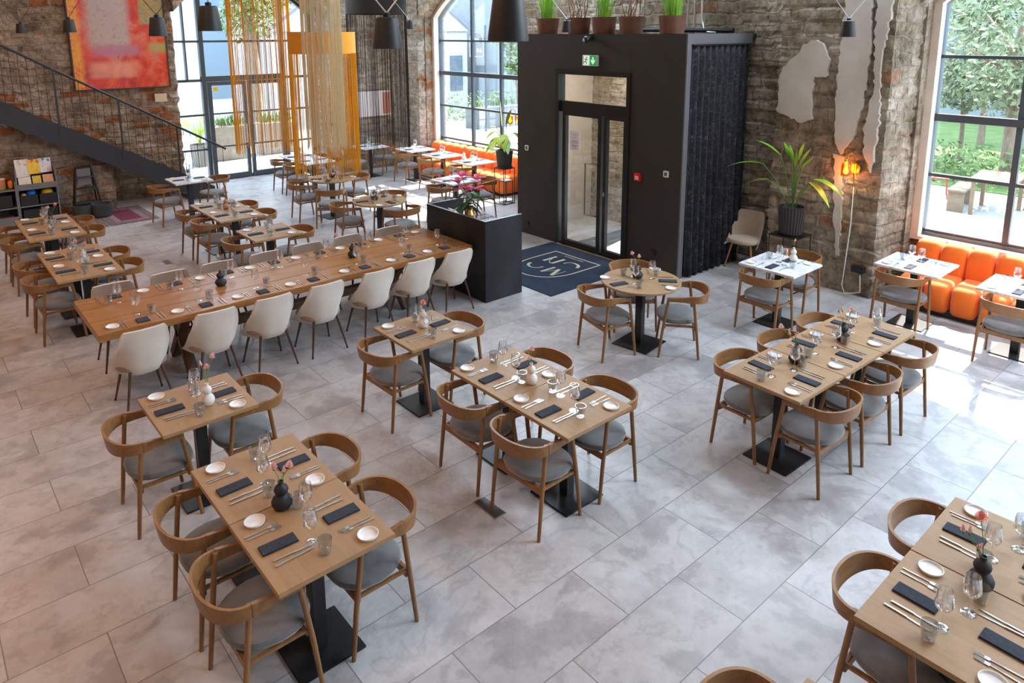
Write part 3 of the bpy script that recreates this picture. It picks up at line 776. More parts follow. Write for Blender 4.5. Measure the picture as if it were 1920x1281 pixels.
FULL = [('plate', '', 0.128, 0.27), ('fork', 'outer ', 0.135, 0.165), ('fork', 'inner ', 0.140, 0.135), ('napkin', '', 0.155, 0.0), ('knife', 'inner ', 0.195, -0.125), ('knife', 'outer ', 0.190, -0.160), ('tumbler', '', 0.305, -0.215), ('wine', '', 0.315, -0.105)]
LITE = [('plate', '', 0.125, 0.25), ('fork', '', 0.135, 0.15), ('napkin', '', 0.155, 0.0), ('knife', '', 0.19, -0.13), ('tumbler', '', 0.285, -0.19), ('wine', '', 0.32, -0.06)]
SLAB = [('plate', '', 0.14, 0.275), ('fork', 'outer ', 0.150, 0.185), ('fork', 'inner ', 0.155, 0.155), ('square', '', 0.13, 0.0), ('knife', 'inner ', 0.155, -0.155), ('knife', 'outer ', 0.150, -0.185), ('tumbler', '', 0.30, -0.105), ('wine', '', 0.325, -0.005)]
def setting(ex, ey, deg, where, kit=FULL, over=None):
    """one cover: (ex, ey) table edge in front of the seat, deg the way the guest faces"""
    a = math.radians(deg); f = Vector((math.cos(a), math.sin(a))); l = Vector((-f.y, f.x))
    for kind, pre, df, dl in kit:
        if over and (kind, pre) in over:
            v = over[(kind, pre)]
            if v is None: continue
            df, dl = v
        jf, jl = RND.uniform(-.008, .008), RND.uniform(-.008, .008)
        if kind in ('wine', 'tumbler'): jf, jl = RND.uniform(-.02, .02), RND.uniform(-.02, .02)
        p = Vector((ex, ey))+f*(df+jf)+l*(dl+jl)
        item(kind, p.x, p.y, a-PI/2+RND.uniform(-.05, .05)*(0 if kind in ('wine', 'tumbler', 'plate') else 1), '%s%s, %s' % (pre, NAME[kind], where))
def vase(kind, x, y, where, flowers=(), names=()):
    col = {'black': 'black double-gourd vase', 'white': 'white double-gourd vase', 'brown': 'terracotta double-gourd vase', 'glass': 'small clear glass bottle vase'}[kind]
    me = GLASSV if kind == 'glass' else GV[kind]
    place(me, 'bud_vase', (x, y, TH+0.0004), 0, '%s on %s' % (col, where), 'vase', 'bud vases on the tables')
    for (dx, dy, h, k), nm in zip(flowers, names):
        flower(x, y, TH+(0.105 if kind == 'glass' else 0.172), dx, dy, h, k, '%s in the vase on %s' % (nm, where))
# ------------------------------------------------------------------ laying out the dining room
def duo(ph, x, ylo, n, proto, glab, g, step=0.70):
    for i in range(n):
        nm = ['nearer half', 'farther half'][i] if n == 2 else ''
        table(proto, x, ylo+step*(i+0.5), 0, '%s, %s' % (glab, ('the %s of ' % nm if n == 2 else '')+ph), g)
def four(ph, x, y0, ys, xs=(-0.70, 0.70), w=0.35, kit=FULL, cx=(0.325, 0.32), chairs=True, over=None):
    """covers and chairs on the two long sides (left faces +x, right faces -x) of a table block centred at x"""
    for i, y in enumerate(ys):
        nf = ['near', 'far'][i] if len(ys) == 2 else ''
        for sd, dg in (('left', 0), ('right', 180)):
            k = -1 if dg == 0 else 1
            wh = ('%s %s seat' % (nf, sd)).strip()
            setting(x+k*w, y, dg, 'at the %s of %s' % (wh, ph), kit, over)
            if chairs: chair(x+k*cx[0 if k < 0 else 1], y+RND.uniform(-.02, .02), dg+RND.uniform(-2, 2), 'at the %s of %s' % (wh, ph))
A = 'the lower left black-vase table'
duo(A, -1.065, 1.22, 2, OAKT, 'square oak table with black base', GT)
four(A, -1.065, 0, (1.58, 2.26))
vase('black', -1.11, 1.87, A, [(-0.03, 0.02, 0.09, 'pink'), (0.05, -0.02, 0.085, 'pink'), (0.035, 0.03, 0.03, 'bud')], ['taller pink carnation', 'lower pink carnation', 'pink carnation bud'])
B = 'the lone left white-vase table'
duo(B, -1.08, 3.17, 1, OAKT, 'single square oak table', GT)
four(B, -1.08, 0, (3.53,))
vase('white', -1.03, 3.42, B, [(0.08, 0.09, 0.15, 'pink'), (0.03, 0.07, 0.09, 'pink'), (-0.01, 0.06, 0.13, 'bud')], ['tallest pink carnation', 'lower pink carnation', 'pink carnation bud'])
Cc = 'the central white-vase table'
duo(Cc, 1.062, 1.255, 2, OAKT, 'square oak table with black base', GT)
four(Cc, 1.062, 0, (1.62, 2.31))
vase('white', 1.07, 2.03, Cc, [(0.02, 0.02, 0.10, 'pink'), (-0.03, 0.0, 0.04, 'bud')], ['pink carnation', 'pink carnation bud'])
D = 'the single table before beige chairs'
duo(D, 1.022, 3.18, 1, OAKT, 'single square oak table with white vase', GT)
four(D, 1.022, 0, (3.52,))
vase('white', 1.05, 3.56, D, [(0.0, 0.0, 0.07, 'coral')], ['large pink carnation'])
E = 'the round table by the mat'
table(RNDT, 3.70, 3.03, 8, 'round oak table beside the navy logo mat', GR)
for x, y, dg, nm in ((3.26, 3.153, -15, 'left'), (3.90, 2.642, 130, 'right'), (4.04, 3.43, 232, 'rear')):
    a = math.radians(dg); setting(3.70-0.455*math.cos(a), 3.03-0.455*math.sin(a), dg, 'at the %s seat of %s' % (nm, E), LITE)
    chair(x, y, dg, 'at the %s of %s' % (nm, E))
vase('black', 3.72, 3.10, E, [(-0.04, 0.05, 0.11, 'pink'), (0.02, 0.0, 0.07, 'pink')], ['taller pink carnation', 'lower pink carnation'])
Fn = 'the right-hand long oak table'
ORD = ['first', 'second', 'third']
for i in range(3):
    x = 2.78+0.7005*i; y = 0.785-0.035*(0.7005*i+0.35)
    table(OAKT, x, y, -2, 'square oak table, %s third of %s' % (['nearest', 'middle', 'farthest'][i], Fn), GT)
    setting(x+0.012, y-0.35, 88, 'at the %s right seat of %s' % (ORD[i], Fn)); setting(x-0.012, y+0.35, -92, 'at the %s left seat of %s' % (ORD[i], Fn))
    chair([2.757, 3.45, 4.20][i], [0.473, 0.44, 0.42][i], 88, 'at the %s right seat of %s' % (ORD[i], Fn)); chair([2.798, 3.48, 4.16][i], [1.048, 1.03, 1.00][i], -92, 'at the %s left seat of %s' % (ORD[i], Fn))
vase('black', 3.04, 0.80, 'the near end of '+Fn, [(-0.10, 0.10, 0.14, 'pink'), (-0.04, 0.05, 0.08, 'bud'), (0.0, 0.02, 0.05, 'bud')], ['tall pink carnation', 'upper pink bud', 'lower pink bud'])
vase('black', 3.79, 0.74, 'the far end of '+Fn, [(0.06, 0.05, 0.09, 'bud'), (0.10, -0.02, 0.10, 'pink'), (0.0, 0.06, 0.10, 'bud')], ['upper pink bud', 'pink carnation', 'lower pink bud'])
G = 'the lower right corner table'
for i, x in enumerate((1.010, 1.711)):
    table(OAKT, x, -1.105, 0, 'square oak table, %s half of %s' % (['nearer', 'farther'][i], G), GT)
    setting(x, -0.755, -90, 'at the %s left seat of %s' % (['near', 'far'][i], G)); setting(x, -1.455, 90, 'at the %s right seat of %s' % (['near', 'far'][i], G))
    chair(x, -0.865, -90+2*i, 'at the %s left seat of %s' % (['near', 'far'][i], G))
vase('black', 1.34, -1.10, G, [(0.07, 0.05, 0.16, 'coral'), (-0.02, 0.10, 0.10, 'bud'), (0.02, 0.08, 0.08, 'bud'), (0.0, 0.03, 0.03, 'bud')], ['large coral carnation', 'leftmost coral bud', 'middle coral bud', 'coral bud at the rim'])
# a table corner and a chair at the lower edge of the view
table(OAKT, -0.18, -1.125, 0, 'square oak table cut by the lower edge of the view', GT)
chair(-0.20, -0.80, -90, 'cut by the lower edge of the view')

# long slab table
H = 'the long slab table'
h = empty('slab_table', (0.85, 6.0, 0), 0, 'long solid wood slab table with a seam of planks and crossed legs', 'table')
for i, (a, b) in enumerate(((-0.585, -0.2), (-0.197, 0.2), (0.203, 0.585))):
    mb = MB(); n = 40; rn = random.Random(i+3)
    lo = [(-2.235+4.47*k/n, a+(0.012*math.sin(k*0.6)+rn.uniform(-.006, .006) if i == 0 else 0)) for k in range(n+1)]
    hi = [(2.235-4.47*k/n, b+(0.012*math.sin(k*0.5)+rn.uniform(-.006, .006) if i == 2 else 0)) for k in range(n+1)]
    mb.prism(lo+hi, TH-0.075, TH); mb.build('plank', M_SLAB, h, bevel=0.004)
for sx in (-1.35, 1.35):
    for s in (-1, 1):
        MB().box(-0.05, 0.05, -0.05, 0.05, -0.46, 0.46, T((sx, 0, 0.37)) @ RX(s*0.70)).build('leg', M_SLABD, h, bevel=0.01)
MB().box(-1.35, 1.35, -0.05, 0.05, 0.30, 0.40).build('stretcher', M_SLABD, h, bevel=0.008)
NX = [-0.961, -0.352, 0.263, 0.855, 1.528, 2.172, 2.724]
FX = [-1.009, -0.389, 0.19, 0.778, 1.39, 1.98, 2.58]
CXN = [-1.05, -0.37, 0.225, 0.83, 1.495, 2.09, 2.68]
CXF = [-0.985, -0.38, 0.18, 0.78, 1.34, 1.93, 2.58]
N7 = ['first', 'second', 'third', 'fourth', 'fifth', 'sixth', 'seventh']
for i in range(7):
    wh = '%s front seat from left, %s' % (N7[i], H); ov = {('plate', ''): None} if i == 6 else None
    setting(NX[i], 5.417, 90, wh, SLAB, {('plate', ''): None, ('fork', 'outer '): None} if False else None)
    setting(FX[i], 6.583, -90, '%s rear seat from left, %s' % (N7[i], H), SLAB)
    place(SHELL, 'shell_chair', (CXN[i], 5.38, 0), RND.uniform(-.03, .03), 'beige upholstered shell chair, %s from left in front of %s' % (N7[i], H), 'chair', 'beige shell chairs')
    place(SHELL, 'shell_chair', (CXF[i], 6.50, 0), PI+RND.uniform(-.03, .03), 'beige upholstered shell chair, %s from left behind %s' % (N7[i], H), 'chair', 'beige shell chairs')
vase('black', 1.614, 6.0, 'the right half of '+H, [(-0.16, 0.10, 0.12, 'pink')], ['pink carnation'])
vase('black', -0.02, 6.05, 'the left half of '+H, [(0.02, 0.10, 0.13, 'pink')], ['pink carnation'])

# left column of oak tables
L = 'the second-row left table'
duo(L, -1.055, 7.39, 2, OAKT2, 'square oak table left of the slab table', GT, 0.735)
four(L, -1.055, 0, (7.78, 8.47))
vase('white', -1.02, 8.0, L, [(-0.05, 0.10, 0.08, 'coral'), (0.03, 0.04, 0.05, 'coral')], ['upper coral carnation', 'lower coral carnation'])
Mn = 'the third-row left table'
duo(Mn, -1.045, 9.57, 2, OAKT2, 'square oak table before the toy shelf', GT, 0.745)
four(Mn, -1.045, 0, (9.95, 10.70))
vase('black', -1.0, 10.35, Mn, [(0.08, 0.03, 0.12, 'coral'), (-0.02, 0.06, 0.08, 'pink')], ['coral carnation', 'pink carnation'])
Nn = 'the four-seat table near the stairs'
duo(Nn, 1.30, 8.87, 2, OAKT2, 'square oak table near the stairs', GT, 0.745)
four(Nn, 1.30, 0, (9.25, 10.0))
vase('brown', 1.32, 9.66, Nn, [(0.0, 0.06, 0.14, 'pink'), (0.03, 0.0, 0.09, 'bud')], ['tall pink carnation', 'pink bud'])
O = 'the two-seat table behind the slab'
duo(O, 1.295, 7.50, 1, OAKT2, 'single square oak table behind the slab table', GT, 0.75)
four(O, 1.295, 0, (7.87,))
# marble tables
Pn = 'the marble table under the stairs'
table(MART, 1.64, 12.60, 0, 'square white marble table beside the foot of the stairs', GM)
setting(1.29, 12.6, 0, 'at the left seat of '+Pn, LITE); setting(1.99, 12.6, 180, 'at the right seat of '+Pn, LITE)
chair(1.18, 12.46, 5, 'at the left of '+Pn); chair(2.09, 12.66, 178, 'at the right of '+Pn)
vase('glass', 1.68, 12.72, Pn, [(0.03, 0.03, 0.12, 'bud')], ['pink bud'])
Q = 'the round table under amber strings'
table(RNDT, 3.80, 10.86, 4, 'round oak table under the amber string lamp', GR)
for x, y, dg, nm in ((3.30, 11.0, -8, 'left'), (3.45, 10.20, 53, 'near'), (4.31, 10.95, 186, 'right')):
    a = math.radians(dg); setting(3.80-0.455*math.cos(a), 10.86-0.455*math.sin(a), dg, 'at the %s seat of %s' % (nm, Q), LITE)
    chair(x, y, dg, 'at the %s of %s' % (nm, Q))
vase('black', 3.83, 10.90, Q, [(0.02, 0.03, 0.10, 'bud')], ['pink bud'])
R = 'the round table beside the desk'
table(RNDT, 3.52, 8.56, 4, 'round oak table left of the black reception desk', GR)
for x, y, dg, nm in ((3.08, 8.83, -14, 'left'), (3.63, 8.08, 97, 'near'), (3.98, 8.98, 225, 'rear')):
    a = math.radians(dg); setting(3.52-0.455*math.cos(a), 8.56-0.455*math.sin(a), dg, 'at the %s seat of %s' % (nm, R), LITE)
    chair(x, y, dg, 'at the %s of %s' % (nm, R))
vase('black', 3.46, 8.62, R, [(-0.10, 0.06, 0.17, 'coral')], ['coral carnation'])
S = 'the marble table by glass doors'
for i in range(2): table(MART, 4.43, 12.96+0.735*i, 0, 'square white marble table, %s half of the pair by the glass doors' % (['nearer', 'farther'][i]), GM)
four(S, 4.43, 0, (12.95, 13.65), w=0.35, kit=LITE, cx=(0.36, 0.36))
Tn = 'the marble table under black strings'
table(MART, 6.42, 13.95, 0, 'square white marble table under the black string lamp', GM)
setting(6.07, 13.95, 0, 'at the left seat of '+Tn, LITE); setting(6.77, 13.95, 180, 'at the right seat of '+Tn, LITE)
chair(5.98, 13.85, 0, 'at the left of '+Tn); chair(6.86, 14.0, 180, 'at the right of '+Tn)
for nm, y, cx, cy in (('the farthest left-sofa table', 12.80, 6.72, 12.70), ('the middle left-sofa table', 11.64, 6.72, 11.60), ('the nearest left-sofa table', 10.45, 6.70, 10.38)):
    table(MART, 7.04, y, 0, 'square white marble table, %s by the orange sofa' % nm.split()[1], GM)
    setting(6.69, y, 0, 'chair side of '+nm, LITE); setting(7.39, y, 180, 'sofa side of '+nm, LITE)
    chair(cx, cy, 0, 'at '+nm)
vase('white', 7.0, 11.02-0.25, 'the nearest left-sofa table', [], [])
X = 'the marble table behind the desk'
table(MART, 5.53, 9.10, 3, 'square white marble table behind the black reception desk', GM)
setting(5.18, 9.1, 0, 'at the left seat of '+X, LITE); setting(5.88, 9.1, 180, 'at the right seat of '+X, LITE)
chair(5.16, 8.98, 4, 'at the left of '+X); chair(6.02, 8.95, 168, 'at the right of '+X)
I = 'the marble table by the plant stand'
table(MART, 5.46, 2.28, 0, 'square white marble table beside the stone pillar', GM)
setting(5.11, 2.28, 0, 'at the left seat of '+I, LITE); setting(5.81, 2.28, 180, 'at the right seat of '+I, LITE)
chair(5.17, 2.29, 0, 'at the left of '+I); chair(5.98, 2.36, 180, 'at the right of '+I)
vase('white', 5.66, 2.22, I, [(0.05, 0.02, 0.07, 'bud')], ['pale pink bud'])
J = 'the right sofa table by the pillar'
table(MART, 6.70, 1.17, 0, 'square white marble table at the pillar end of the right orange sofa', GM)
setting(6.35, 1.17, 0, 'chair side of '+J, LITE); setting(7.05, 1.17, 180, 'sofa side of '+J, LITE)
chair(6.45, 1.21, 0, 'at '+J)
K = 'the right sofa table at the edge'
table(MART, 6.67, 0.05, 0, 'square white marble table before the right orange sofa, cut by the view edge', GM)
setting(6.32, 0.05, 0, 'chair side of '+K, LITE); setting(7.02, 0.05, 180, 'sofa side of '+K, LITE)
chair(6.33, 0.045, 0, 'at '+K)
place(SHELLT, 'shell_chair', (7.14, 3.77, 0), math.radians(100), 'tan upholstered shell chair alone in front of the dark curtain', 'chair')
# ------------------------------------------------------------------ orange channel-back sofas
def rbox(mb, x0, x1, y0, y1, z0, z1, e=0.28, n=14, m=10, lean=0):
    """pillow: a rounded block"""
    cx, cy, cz = (x0+x1)/2, (y0+y1)/2, (z0+z1)/2; a, b, c = (x1-x0)/2, (y1-y0)/2, (z1-z0)/2
    sg = lambda v, p: math.copysign(abs(v)**p, v)
    vs, fs = [], []
    for i in range(m+1):
        t = -PI/2+PI*i/m
        for k in range(n):
            u = 2*PI*k/n+PI/n
            zz = sg(math.sin(t), e)
            vs.append((cx+a*sg(math.cos(t), e)*sg(math.cos(u), e)+lean*(zz+1)/2, cy+b*sg(math.cos(t), e)*sg(math.sin(u), e), cz+c*zz))
    for i in range(m):
        for k in range(n):
            k2 = (k+1) % n; fs.append((i*n+k, i*n+k2, (i+1)*n+k2, (i+1)*n+k))
    return mb._add(vs, fs)
def sofa(xf, y_hi, n, label, step=0.317):
    r = empty('sofa', (xf+0.4, y_hi-n*step/2, 0), 0, label, 'sofa')
    for i in range(n):
        c = y_hi-step*(i+0.5)-(y_hi-n*step/2); h = step/2+0.004
        rbox(MB(), -0.40, 0.30, c-h, c+h, 0.03, 0.445, 0.42, 20, 14).build('seat_cushion', M_ORANGE, r, True)
        rbox(MB(), 0.06, 0.40, c-h, c+h, 0.25, 0.83, 0.45, 20, 14, 0.06).build('back_cushion', M_ORANGE, r, True)
    MB().box(-0.33, 0.42, -n*step/2+0.03, n*step/2-0.03, 0, 0.10).build('plinth', M_BLKMET, r)
    return r
sofa(7.15, 1.55, 11, 'long orange channel-back sofa under the right window')
sofa(7.36, 13.36, 11, 'long orange channel-back sofa under the far window')

# ------------------------------------------------------------------ black reception desk
ds = empty('reception_desk', (3.45, 5.87, 0), 0, 'black open-backed reception desk at the end of the slab table', 'desk')
M_DESK = noisy('blackened_steel', (0.012, 0.012, 0.013), (0.035, 0.037, 0.042), 1.3, 0.42, metal=0.3, stretch=(1, 1, 0.6))
DH = 1.13
MB().box(-0.32, -0.29, -0.68, 0.68, 0, DH).build('front_panel', M_DESK, ds, bevel=0.002)
MB().box(-0.29, 0.33, -0.68, -0.65, 0, DH).build('side_panel', M_DESK, ds, bevel=0.002)
MB().box(-0.29, 0.33, 0.65, 0.68, 0, DH).build('side_panel', M_DESK, ds, bevel=0.002)
MB().box(-0.29, 0.08, -0.65, 0.65, 0.95, 0.98).build('worktop', M_DESK, ds)
MB().box(-0.321, -0.289, -0.681, 0.681, DH, DH+0.006).box(-0.289, 0.331, -0.681, -0.649, DH, DH+0.006).box(-0.289, 0.331, 0.649, 0.681, DH, DH+0.006).build('rim', mat('worn_steel_rim', (0.30, 0.31, 0.33), 0.35, 0.8), ds)
vz = place(MB().lathe([(0.045, 0), (0.066, 0.015), (0.078, 0.06), (0.07, 0.11), (0.046, 0.16), (0.044, 0.19), (0.056, 0.215), (0.052, 0.215), (0.038, 0.19), (0.03, 0.16)], 28).mesh('lily_vase', M_GOLD, True), 'lily_vase', (3.36, 5.82, 0.981), 0, 'gold vase of magenta lilies on the black reception desk', 'vase')
def leaf_blade(mb, p, d, ln, wd, droop=0.3, n=6, fold=0.15):
    """leaf strip from p along direction d"""
    p = Vector(p); d = Vector(d).normalized(); s = d.cross(Vector((0, 0, 1)))
    s = s.normalized() if s.length > 0.05 else Vector((1, 0, 0))
    vs, fs = [], []
    for i in range(n+1):
        t = i/n; w = wd*math.sin(PI*min(1, 0.06+t*0.94))**0.8*(1-0.25*t)
        c = p+d*ln*t+Vector((0, 0, -droop*ln*t*t)); u = Vector((0, 0, fold*w))
        vs += [c-s*w+u, c, c+s*w+u]
    for i in range(n): fs += [(3*i, 3*i+1, 3*i+4, 3*i+3), (3*i+1, 3*i+2, 3*i+5, 3*i+4)]
    return mb._add([v[:] for v in vs], fs)
rl = random.Random(4)
for k, (dx, dy, h, nm) in enumerate(((-0.09, 0.16, 0.36, 'leftmost'), (-0.04, 0.05, 0.27, 'lowest middle'), (0.05, -0.10, 0.42, 'tallest'), (0.00, -0.13, 0.28, 'lower right'), (-0.05, 0.10, 0.45, 'upper left'))):
    r = empty('lily', (3.36, 5.82, 1.17), 0, '%s magenta lily bloom in the gold vase' % nm, 'flower', 'lilies in the gold vase')
    MB().tube([(0, 0, -0.05), (dx*0.4, dy*0.4, h*0.5), (dx, dy, h)], 0.004, 6).build('stem', M_STEM, r)
    b = MB()
    for j in range(6):
        a = 2*PI*j/6+k; leaf_blade(b, (dx, dy, h-0.01), (math.cos(a), math.sin(a), 0.75 if j % 2 else 0.4), 0.20, 0.042, 0.35, 6, 0.3)
    b.build('bloom', M_LILY, r, True, recalc=False)
    st = MB()
    for j in range(5): a = j*1.25; st.tube([(dx, dy, h), (dx+0.03*math.cos(a), dy+0.03*math.sin(a), h+0.06)], 0.0018, 4)
    st.build('stamens', mat('olive_stamen', (0.25, 0.25, 0.05), 0.6), r)
    lf = MB()
    for j in range(7):
        a = rl.uniform(0, 6.28); z = rl.uniform(0.02, h*0.7)
        leaf_blade(lf, (dx*z/h, dy*z/h, z), (math.cos(a), math.sin(a), rl.uniform(-0.5, 0.3)), rl.uniform(0.15, 0.27), rl.uniform(0.026, 0.045), 0.5)
    tag(lf.build('leaves', M_LEAFD, r, True, recalc=False), kind='stuff')
def wire_tray(x, y, z, w, d, h, label):
    mb = MB()
    for zz in (0.004, h):
        mb.tube([(-w/2, -d/2, zz), (w/2, -d/2, zz), (w/2, d/2, zz), (-w/2, d/2, zz), (-w/2, -d/2, zz)], 0.003, 5)
    for i in range(5):
        t = -w/2+w*i/4; mb.tube([(t, -d/2, h), (t, -d/2, 0.004), (t, d/2, 0.004), (t, d/2, h)], 0.002, 5)
    place(mb.mesh('wire_tray', M_IRON), 'wire_tray', (x, y, z), 0, label, 'tray')
wire_tray(3.35, 5.38, 0.981, 0.32, 0.22, 0.10, 'nearer black wire tray on the reception desk')
wire_tray(3.37, 5.60, 0.981, 0.32, 0.17, 0.10, 'black wire tray beside the gold vase on the desk')
tag(MB().box(3.22, 3.49, 5.30, 5.46, 0.986, 0.992).build('menu_folder', M_NAP), 'dark menu folder in the nearer wire tray', 'folder')
tr = empty('cutlery_tray', (3.36, 6.25, 0.981), 0, 'tray of spare cutlery on the left end of the reception desk', 'tray')
MB().box(-0.17, 0.05, -0.2, 0.2, 0, 0.01).box(-0.17, -0.16, -0.2, 0.2, 0, 0.05).box(0.04, 0.05, -0.2, 0.2, 0, 0.05).box(-0.17, 0.05, -0.2, -0.19, 0, 0.05).box(-0.17, 0.05, 0.19, 0.2, 0, 0.05).build('tray_box', M_IRON, tr)
mb = MB()
for i in range(26):
    x, y, a = rl.uniform(-0.13, 0.02), rl.uniform(-0.13, 0.13), rl.uniform(-0.5, 0.5)+PI/2
    mb.tube([(x-0.06*math.cos(a), y-0.06*math.sin(a), 0.03+i*0.002), (x+0.06*math.cos(a), y+0.06*math.sin(a), 0.035+i*0.002)], [0.004, 0.009], 6)
tag(mb.build('spare_cutlery', M_STEEL, tr), kind='stuff')

# ------------------------------------------------------------------ navy logo mat
lm = empty('logo_mat', (4.88, 5.72, 0), 0, 'navy entrance mat with a cream monogram shield before the glass door', 'mat')
def W2(p): return (p[0]-4.88, p[1]-5.72)
MB().box(3.957-4.88, 5.785-4.88, 4.785-5.72, 6.655-5.72, 0.0, 0.010).build('mat_base', M_MAT, lm, bevel=0.003)
def stroke(mb, pts, w, z=0.0102):
    """a flat inlaid line, w a width or one width per point"""
    pts = [Vector((*W2(p), 0)) for p in pts]; ws = w if isinstance(w, list) else [w]*len(pts)
    vs, fs = [], []
    for i, p in enumerate(pts):
        t = (pts[min(i+1, len(pts)-1)]-pts[max(i-1, 0)]).normalized(); s = Vector((-t.y, t.x, 0))*ws[i]/2
        vs += [(p.x-s.x, p.y-s.y, z), (p.x+s.x, p.y+s.y, z), (p.x-s.x, p.y-s.y, z+0.0012), (p.x+s.x, p.y+s.y, z+0.0012)]
    for i in range(len(pts)-1):
        a = 4*i; fs += [(a+2, a+3, a+7, a+6), (a, a+2, a+6, a+4), (a+1, a+5, a+7, a+3)]
    return mb._add(vs, fs)
mb = MB()
cy_, hw_ = 5.735, 0.49
arcp = [(4.92-0.62*math.sin(t)**0.9, cy_-hw_*math.cos(t)) for t in [PI*i/24 for i in range(25)]]
stroke(mb, [(5.46, cy_-hw_), (4.92, cy_-hw_)]+[(a, b) for a, b in arcp[1:-1]]+[(4.92, cy_+hw_), (5.46, cy_+hw_)], 0.022)
stroke(mb, [(5.46, cy_-hw_-0.011), (5.46, cy_+hw_+0.011)], 0.022)
mb.build('shield_outline', M_MATC, lm)
mb = MB(); stroke(mb, [(4.958, 6.001), (5.261, 6.004)], 0.05); stroke(mb, [(4.961, 5.811), (5.255, 5.812)], 0.05); stroke(mb, [(4.961, 5.811), (4.979, 5.883), (5.037, 5.939), (5.192, 6.002)], [0.03, 0.016, 0.012, 0.02]); mb.build('letter_n', M_MATC, lm)
mb = MB(); stroke(mb, [(4.568, 5.641), (4.866, 5.637)], 0.045); stroke(mb, [(4.565, 5.412), (4.845, 5.522)], 0.055); stroke(mb, [(4.60, 5.622), (4.705, 5.556), (4.827, 5.521)], 0.010); stroke(mb, [(4.59, 5.40), (4.853, 5.385)], 0.010); mb.build('letter_m', M_MATC, lm)
mb = MB()
stroke(mb, [(4.744, 6.055), (4.69, 6.045), (4.634, 6.003), (4.600, 5.935), (4.600, 5.868), (4.65, 5.80), (4.746, 5.777)], [0.05, 0.052, 0.046, 0.03, 0.018, 0.02, 0.028])
stroke(mb, [(5.092, 5.678), (5.155, 5.676), (5.212, 5.635), (5.226, 5.555), (5.205, 5.468), (5.160, 5.418), (5.091, 5.389)], [0.026, 0.018, 0.016, 0.03, 0.046, 0.052, 0.05])
mb.build('letter_o', M_MATC, lm)
def text_mesh(body, size, m, name, parent, mw, ext=0.0006, align='CENTER'):
    c = bpy.data.curves.new(name, 'FONT'); c.body = body; c.size = size; c.extrude = ext; c.align_x = align; c.align_y = 'CENTER'
    t = bpy.data.objects.new(name, c); COL.objects.link(t)
    dg = bpy.context.evaluated_depsgraph_get(); dg.update()
    me = bpy.data.meshes.new_from_object(t.evaluated_get(dg)); bpy.data.objects.remove(t)
    me.materials.clear(); me.materials.append(m)
    o = link(name, me, parent); o.matrix_local = mw
    return o
c = text_mesh('RESTORAN', 0.052, M_MATC, 'small_letters', lm, T((5.385-4.88, 5.735-5.72, 0.0112)) @ RZ(PI/2) @ Matrix.Scale(1.55, 4, (1, 0, 0)))
# ------------------------------------------------------------------ fittings on the entrance box
sg = empty('exit_sign', (VX, 5.855, 3.147), 0, 'green emergency exit sign with a down arrow above the glass door', 'sign')
MB().box(-0.045, 0, -0.155, 0.155, -0.085, 0.085).build('casing', mat('sign_casing', (0.62, 0.66, 0.62), 0.4), sg)
MB().box(-0.0465, -0.045, -0.145, 0.0, -0.075, 0.075).build('green_field', M_GREENL, sg)
MB().box(-0.0465, -0.045, 0.002, 0.145, -0.075, 0.075).build('white_field', M_WHL, sg)
mb = MB(); prism_x(mb, [(-0.072+dy, dz) for dy, dz in ((-0.014, 0.055), (0.014, 0.055), (0.014, 0.0), (0.045, 0.018), (0.045, -0.01), (0, -0.062), (-0.045, -0.01), (-0.045, 0.018), (-0.014, 0.0))], -0.048, -0.0466); mb.build('arrow', M_WHL, sg)
mb = MB(); mb.box(-0.048, -0.0466, 0.128, 0.138, -0.07, 0.07)
mb.ball((-0.0475, 0.062, 0.045), 0.002, 0.012, 0.012)
for a, b in (((0.068, 0.03), (0.085, -0.01)), ((0.070, 0.025), (0.045, 0.008)), ((0.074, 0.022), (0.105, 0.018)), ((0.085, -0.01), (0.065, -0.03)), ((0.065, -0.03), (0.060, -0.058)), ((0.085, -0.01), (0.112, -0.03)), ((0.112, -0.03), (0.122, -0.03))):
    mb.tube([(-0.0475, *a), (-0.0475, *b)], 0.006, 6)
mb.build('running_figure', mat('sign_dark_green', (0.0, 0.12, 0.04), 0.5), sg)
cm = empty('security_camera', (VX, 5.87, 3.50), 0, 'small black dome security camera above the exit sign', 'camera')
MB().tube([(0.0, 0, 0), (-0.03, 0, 0)], 0.05, 20).tube([(-0.03, 0, 0), (-0.09, 0, -0.02)], 0.018, 10).build('mount', M_DOORF, cm, True)
MB().ball((-0.11, 0.0, -0.03), 0.055, n=18, m=12).build('housing', M_DOORF, cm, True)
MB().ball((-0.155, 0.01, -0.045), 0.024, n=14, m=8).build('lens', mat('lens_glass', (0.3, 0.3, 0.32), 0.1), cm, True)
for y, z, nm in ((7.36, 1.577, 'left of the glass door'), (4.33, 1.548, 'right of the glass door')):
    t_ = empty('thermostat', (VX, y, z), 0, 'white square wall thermostat %s' % nm, 'thermostat', 'thermostats on the black box')
    rbox(MB(), -0.022, 0, -0.048, 0.048, -0.048, 0.048, 0.3, 24, 12).build('casing', M_WHT, t_, True)
    MB().box(-0.0235, -0.0215, -0.026, 0.026, -0.026, 0.026).build('display', mat('grey_display', (0.10, 0.11, 0.11), 0.3), t_)
cp = empty('fire_call_point', (VX, 4.84, 1.43), 0, 'red fire alarm call point right of the glass door', 'alarm')
MB().box(-0.05, 0, -0.06, 0.06, -0.06, 0.06).build('casing', M_RED, cp, bevel=0.006)
MB().box(-0.052, -0.05, -0.032, 0.032, -0.035, 0.018).build('press_plate', M_WHT, cp)
MB().box(-0.0525, -0.052, -0.018, 0.018, -0.014, -0.004).build('mark', M_RED, cp)
